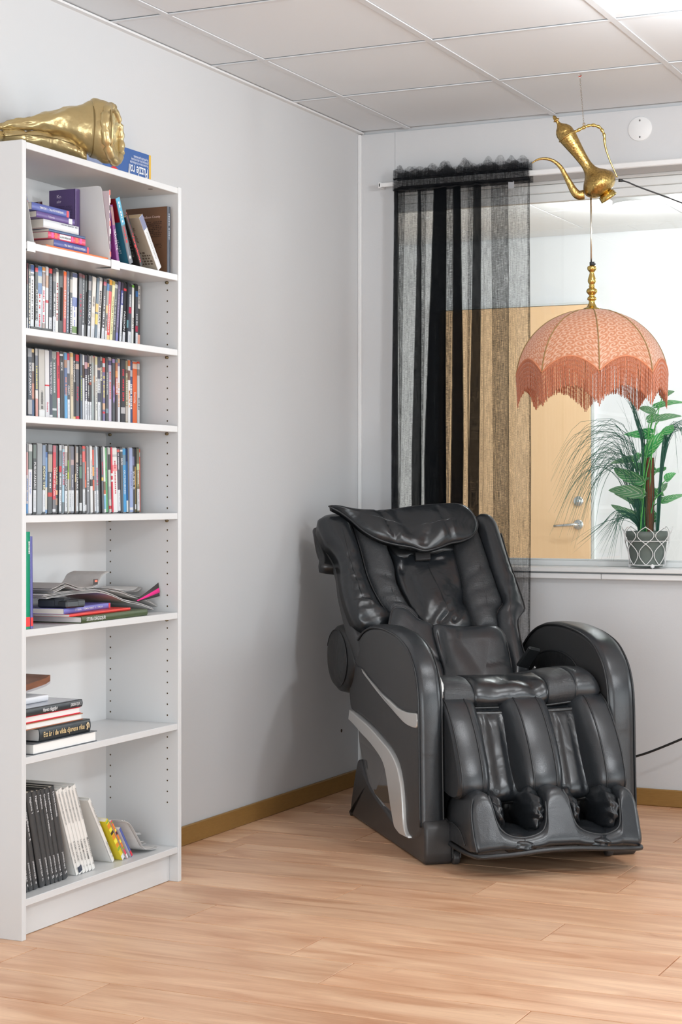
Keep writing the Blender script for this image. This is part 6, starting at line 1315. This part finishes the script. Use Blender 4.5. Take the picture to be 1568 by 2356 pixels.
# --- seat
def seat_z(x, y, z):
    lift = .022 * max(0, min(1, (x - .04) / .14)) - .004
    d = 0
    for (x0, y0, x1, y1, dp, w_) in SC_: 
        d -= dp * math.exp(-((Vector((x, y)) - seg_closest(Vector((x, y)), [Vector((x0, y0)), Vector((x1, y1))])).length / w_) ** 2)
    return z + (lift + d) * max(0, min(1, (z - .45) / .06))
SC_ = [(-.10, .03, -.02, .12, .008, .013), (-.13, .02, -.07, .10, .006, .012), (.06, .02, -.03, .16, .010, .014), (.03, .03, -.07, .18, .007, .014), (.09, .02, .15, .10, .005, .01), (-.23, .05, -.18, .02, .005, .01)]
SEC = cr([Vector((a, b_, 0)) for a, b_ in ((.60, .49), (.4, .525), (.25, .548), (.14, .556), (.075, .548), (.04, .528), (.028, .50), (.036, .474), (.07, .459), (.15, .452), (.6, .44))], 56)
def seat_panel(x0, x1, m, name, e0=0, e1=0):
    mb = MB(); n_ = 22; loops = []
    for i in range(n_ + 1):
        f = i / n_; x = x0 + (x1 - x0) * f; g = min(1, (f * (x1 - x0) / .02) if True else 1, ((1 - f) * (x1 - x0) / .02)); g = .86 + .14 * math.sqrt(max(0, 1 - (1 - g) ** 2))
        if e1 and f > .55: g *= math.sqrt(max(.02, 1 - ((f - .55) / .45) ** 2.4 * .96))
        l = []
        for p in SEC:
            cy, cz = .30, .492; y = p.x if p.x > .3 else cy + (p.x - cy) * (.965 + .035 * g); z = cz + (p.y - cz) * g
            zz_ = seat_z(x, y, z) + .004 * noise.noise(Vector((x * 16, y * 16, 3)))
            l.append(Vector((x, y, zz_)))
        loops.append(l)
    mb.loft(loops); return part(mb, name, m)
seat_panel(-.262, -.163, M_LEP, 'seat_panel'); seat_panel(-.164, .082, M_LE, 'seat_cushion'); seat_panel(.081, .172, M_LEP, 'seat_panel'); seat_panel(.171, .257, M_LES, 'seat_panel', e1=1)
c_tube([Vector((x, .045 - .0 * x, .4625 + .02 * max(0, (x - .05) / .2))) for x in (-.262, -.2, -.12, 0, .08, .15, .2, .24)] + [Vector((.258, .07, .505)), Vector((.262, .12, .54))], .0042, 'seat_piping')
for k, (y, z) in enumerate(((.035, .452), (.045, .440), (.03, .428), (.05, .414))):
    MB().tube(cr([Vector((-.262, y, z)), Vector((-.1, y - .008, z - .006)), Vector((.05, y - .008, z - .004)), Vector((.26, y, z + .004))], 24), .0075, 8).build('bellows_fold', M_INN, chair)
# silver cap at the left end of the seat
mb = MB(); slab(mb, [(.05, .47), (.035, .50), (.05, .54), (.10, .57), (.15, .575), (.15, .47)], lambda a, b_, d: Vector((-.268 + d, a, b_)), 0, .012, .004, 2); part(mb, 'silver_cap', M_SIL)
# --- leg rest: three calf pads, two channels
CO_ = cr([Vector((a, b_, 0)) for a, b_ in ((.10, .455), (.05, .485), (.0, .496), (-.035, .484), (-.062, .45), (-.082, .40), (-.091, .34), (-.088, .285), (-.072, .245), (-.035, .219), (.03, .210), (.10, .218))], 48)
def lean_y(z): return -.035 - .55 * (.34 - z)
def calf(xs, name):
    """xs: (x, q) stations across the pad, q = 1 front band .. 0 side"""
    mb = MB(); loops = []
    for x, q in xs:
        l = []
        for p in CO_:
            f = max(0, min(1, (.10 - p.x) / .19)); y = p.x + (1 - q) * .125 * f; z = .35 + (p.y - .35) * (.88 + .12 * q) + .003 * noise.noise(Vector((x * 20, p.x * 18, p.y * 18))) * (1 - q)
            if q < .9: y += .006 * noise.noise(Vector((x * 40, p.y * 30, 5))) * f
            l.append(Vector((x, y + lean_y(z), z)))
        loops.append(l)
    mb.loft(loops); return part(mb, name, M_LES)
def smooth_st(x0, xb0, xb1, x1, flat0=False, flat1=False):
    st = []
    if flat0: st += [(x0, .90), (x0 + .004, .97)]
    else: st += [(x0 + (xb0 - x0) * k / 7, math.sin(PI / 2 * (k / 7) ** .7)) for k in range(7)]
    st += [(xb0, 1.0), (xb0 + .004, 1.012), ((xb0 + xb1) / 2, 1.03), (xb1 - .004, 1.012), (xb1, 1.0)]
    if flat1: st += [(x1 - .004, .97), (x1, .90)]
    else: st += [(xb1 + (x1 - xb1) * (k + 1) / 7, math.cos(PI / 2 * ((k + 1) / 7) ** 1.45)) for k in range(7)]
    return st
for st, bands in ((smooth_st(-.274, -.264, -.198, -.146, flat0=True), (-.264, -.198)), (smooth_st(-.088, -.037, .037, .088), (-.037, .037)), (smooth_st(.146, .198, .258, .266, flat1=True), (.198, .258))):
    o = calf(st, 'calf_pad')
    for x in bands: MB().tube([Vector((x, p.x - .0012 + lean_y(p.y), p.y)) for p in CO_[3:-3]], .0028, 7).build('pad_piping', M_PIPE, o)
MB().box((-.2755, .02, .302), (-.2738, .030, .366)).build('label_strip', cmat(C(150, 160, 190)), chair); MB().box((-.2757, .02, .352), (-.2739, .030, .3665)).build('label_strip', cmat(C(120, 170, 60)), chair)
for xc in (-.115, .115):
    cs = [([Vector((xc + d, .22)), Vector((xc + d * .8, .44))], .008, .006) for d in (-.03, .032)]
    mb = pad([(xc - .075, .20), (xc + .075, .20), (xc + .08, .33), (xc + .07, .46), (xc, .468), (xc - .07, .46), (xc - .08, .33)], lambda a, b_, n: Vector((a, .06 - n + lean_y(b_), b_)), .078, 0, back=.03, spine=[(xc, .26), (xc, .40)], rings=14, creases=cs, wr=.003, wscale=14, seed=xc)
    part(mb, 'calf_channel', M_LE)
MB().box((-.255, .07, .10), (.255, .13, .45), bev=.01).build('leg_rest_back', M_INN, chair)
for z in (.205, .196): MB().tube(cr([Vector((-.25, -.10, z)), Vector((-.1, -.085, z - .004)), Vector((.1, -.085, z - .004)), Vector((.25, -.10, z + .003))], 20), .008, 8).build('bellows_fold', M_INN, chair)
# --- foot rest
FO = [(-.262, .072), (-.268, .13), (-.264, .195), (-.25, .228), (-.225, .242), (-.203, .236), (-.196, .205), (-.188, .165), (-.176, .14), (-.15, .122), (-.107, .117), (-.066, .126), (-.044, .143), (-.033, .176), (-.030, .215), (-.02, .243), (.004, .252), (.028, .246), (.040, .222), (.046, .18), (.058, .145), (.085, .126), (.134, .115), (.172, .121), (.196, .137), (.205, .175), (.207, .212), (.218, .236), (.238, .240), (.258, .222), (.268, .19), (.270, .13), (.262, .075), (.15, .082), (.03, .090), (-.06, .089), (-.16, .078)]
FOd = [(p.x, p.y) for p in cr([Vector((*p, 0)) for p in FO], 150, True)]
def ffn(a, b_, d): return Vector((a, -.305 + d + .42 * (b_ - .07) * (1 - min(1, d / .3)) + .25 * a * a, b_ + .03 * max(0, (d - .1)) * (b_ < .1)))
def top_of(x):                                     # profile of the three lobes and the two openings
    T = [p for p in FOT]; 
    for p, q in zip(T, T[1:]):
        if p.x <= x <= q.x: return p.y + (q.y - p.y) * (x - p.x) / max(1e-6, q.x - p.x)
    return T[0].y if x < T[0].x else T[-1].y
FOT = []
for p in cr([Vector((*p, 0)) for p in FO[1:31]], 400):
    if not FOT or p.x > FOT[-1].x + 1e-5: FOT.append(p)
def bot_of(x): return .089 - .017 * (abs(x) / .265) ** 2
mb = MB(); loops = []; NX = 150
for i in range(NX + 1):
    u = i / NX; x = -.27 + .54 * u; e = min(u, 1 - u) * .54; rd = math.sqrt(max(0, 1 - (1 - min(1, e / .022)) ** 2))
    zt_, zb_ = top_of(x), bot_of(x); zm = (zt_ + zb_) / 2; zt_ = zm + (zt_ - zm) * (.55 + .45 * rd); zb_ = zm + (zb_ - zm) * (.8 + .2 * rd); sh = .03 * (1 - rd); hh = zt_ - zb_; r_ = min(.026, hh * .42)
    l = [Vector((x, .0, zb_))]
    l += [ffn(x, zb_ + r_ * (1 - math.cos(PI / 2 * k / 5)), sh + r_ * (1 - math.sin(PI / 2 * k / 5))) for k in range(6)]
    l += [ffn(x, zb_ + r_ + (hh - 2 * r_) * k / 8, sh) for k in range(1, 8)]
    l += [ffn(x, zt_ - r_ * (1 - math.sin(PI / 2 * k / 6)), sh + r_ * (1 - math.cos(PI / 2 * k / 6))) for k in range(7)]
    l += [ffn(x, zt_, .08), ffn(x, zt_ - .002, .14), ffn(x, zt_ - .01, .22), ffn(x, zt_ - .03, .29)]
    loops.append(l)
mb.loft(loops); fr_ = part(mb, 'foot_rest', M_LES)
for i0, i1 in ((5, 15), (17, 27)):
    e = cr([Vector((*p, 0)) for p in FO[i0:i1]], 50); MB().tube([ffn(p.x, p.y, .012) + Vector((0, -.001, -.001)) for p in e], .0034, 7).build('opening_piping', M_PIPE, fr_)
    e2 = [ffn(p.x, p.y, .0) for p in e]
for xc, sd in ((-.112, 0), (.125, 1)):
    for nm, c, r_, cw in (('foot_liner', (xc - .066, -.12, .168), (.036, .13, .07), 1), ('foot_liner', (xc + .062, -.12, .168), (.036, .13, .072), -1), ('foot_sole', (xc, -.15, .092), (.075, .15, .040), 0)):
        mb = MB(); loops = []
        for i in range(1, 26):
            ph = PI * i / 26; l = []
            for k in range(36):
                a = 2 * PI * k / 36; v = Vector((math.sin(ph) * math.cos(a), -math.cos(ph), math.sin(ph) * math.sin(a)))
                fl = .05 * math.sin(v.z * 13 + v.y * 9 + v.x * 4 + sd + 3 * cw) + .12 * noise.noise(v * 2.6 + Vector((xc * 9, cw, 0)))
                l.append(Vector(c) + Vector((v.x * r_[0], v.y * r_[1], v.z * r_[2])) * (1 + (fl if cw else fl * .4)))
            loops.append(l)
        mb.loft(loops, capsmooth=True); part(mb, nm, M_LE)
    cs = [([Vector((xc + d, .10)), Vector((xc + d * 1.2, .21))], .008, .007) for d in (-.02, .02)]
    mb = pad([(xc - .07, .09), (xc + .07, .09), (xc + .07, .215), (xc - .07, .215)], lambda a, b_, n: Vector((a, -.02 - n, b_)), .03, 0, back=.02, creases=cs, wr=.006, wscale=20); part(mb, 'heel_panel', M_INN)
MB().box((-.25, -.24, .058), (.25, .06, .088), bev=.008).build('foot_rest_bottom', M_INN, chair)
c_tube([Vector((-.268, -.02, .066)), Vector((-.268, -.15, .064)), Vector((-.262, -.255, .066)), Vector((-.24, -.288, .068)), Vector((-.15, -.303, .074)), Vector((-.06, -.308, .083)), Vector((.03, -.308, .085)), Vector((.15, -.302, .077)), Vector((.24, -.288, .071)), Vector((.264, -.255, .069)), Vector((.27, -.15, .068))], .0075, 'bottom_piping', M_PIPE, n=70)
for xc in (-.112, .13): MB().tube([ffn(xc, .117 - .03 * k / 6, .0) - Vector((0, .0005, 0)) for k in range(7)], .0012, 5).build('front_seam', M_PIPE, fr_)
c_tube([Vector((-.272, .0, .125)), Vector((-.275, -.1, .135)), Vector((-.276, -.17, .125)), Vector((-.275, -.215, .09))], .0024, 'end_seam', parent=fr_)
c_tube([ffn(a, b_, .004) for a, b_ in ((-.252, .228), (-.262, .195), (-.264, .13), (-.259, .08))], .003, 'end_piping', parent=fr_)
for x in (-.25, .25):
    w_ = MB(); w_.lathe([(.001, -.010), (.019, -.010), (.021, -.006), (.021, .006), (.019, .010), (.001, .010)], 20, Matrix.Translation((x, -.045, .0215)) @ Matrix.Rotation(PI / 2, 4, 'Y')); o = w_.build('caster_wheel', M_PLA, chair)
    MB().box((x - .014, -.06, .022), (x - .0105, -.02, .06)).build('caster_fork', M_INN, chair); MB().box((x + .0105, -.06, .022), (x + .014, -.02, .06)).build('caster_fork', M_INN, chair)
# --- hand control on the seat, connector, power cord
ct = c_at(1212, 1545, 0, .165)
rem = thing('hand_control', 'black hand control lying between seat and right arm of the armchair', 'remote', (0, 0, 0))
p_a, p_b = c_at(1190, 1563, 0, .15), c_at(1212, 1532, 0, .17)
W2 = lambda v: CO + EXw * v.x + EYw * v.y + Z3 * v.z
d_ = (W2(p_b) - W2(p_a)); L_ = d_.length; d_.normalize(); sd = EXw - d_ * EXw.dot(d_); sd.normalize(); up = sd.cross(d_)
if up.z < 0: up = -up
rem.matrix_world = axes(W2(p_a) + up * .06 - FW * .16 + Z3 * .022, d_, sd, up)
MB().box((-.004, -.004, -.006), (L_ + .02, .044, .008), bev=.005).build('housing', M_BLK, rem); MB().box((L_ * .55, .018, .0078), (L_ * .95, .034, .0088)).build('label', cmat(C(150, 152, 156)), rem)
p0, p1 = c_at(1219, 1552, 0, .225), c_at(1231, 1535, 0, .225)
MB().tube([p0, p0.lerp(p1, .4), p1], [.0045, .0065, .005], 10).build('hose_connector', M_CHR, chair)
pc0 = c_at(1430, 1752, 1, .80); 
inv = lambda v: Vector(((v - CO).dot(EXw), (v - CO).dot(EYw), v.z))
pts = [Vector((.24, .83, .09)), Vector((.30, .86, .08))] + [inv(at_y(px, py, -.16 + .0 * px)) for px, py in ((1400, 1752), (1441, 1745), (1480, 1735), (1520, 1720), (1568, 1700), (1640, 1668), (1720, 1610))] + [inv(Vector((1.62, -.03, .42)))]
c_tube(pts, .0042, 'power_cord', M_BLK)

flush_texts()
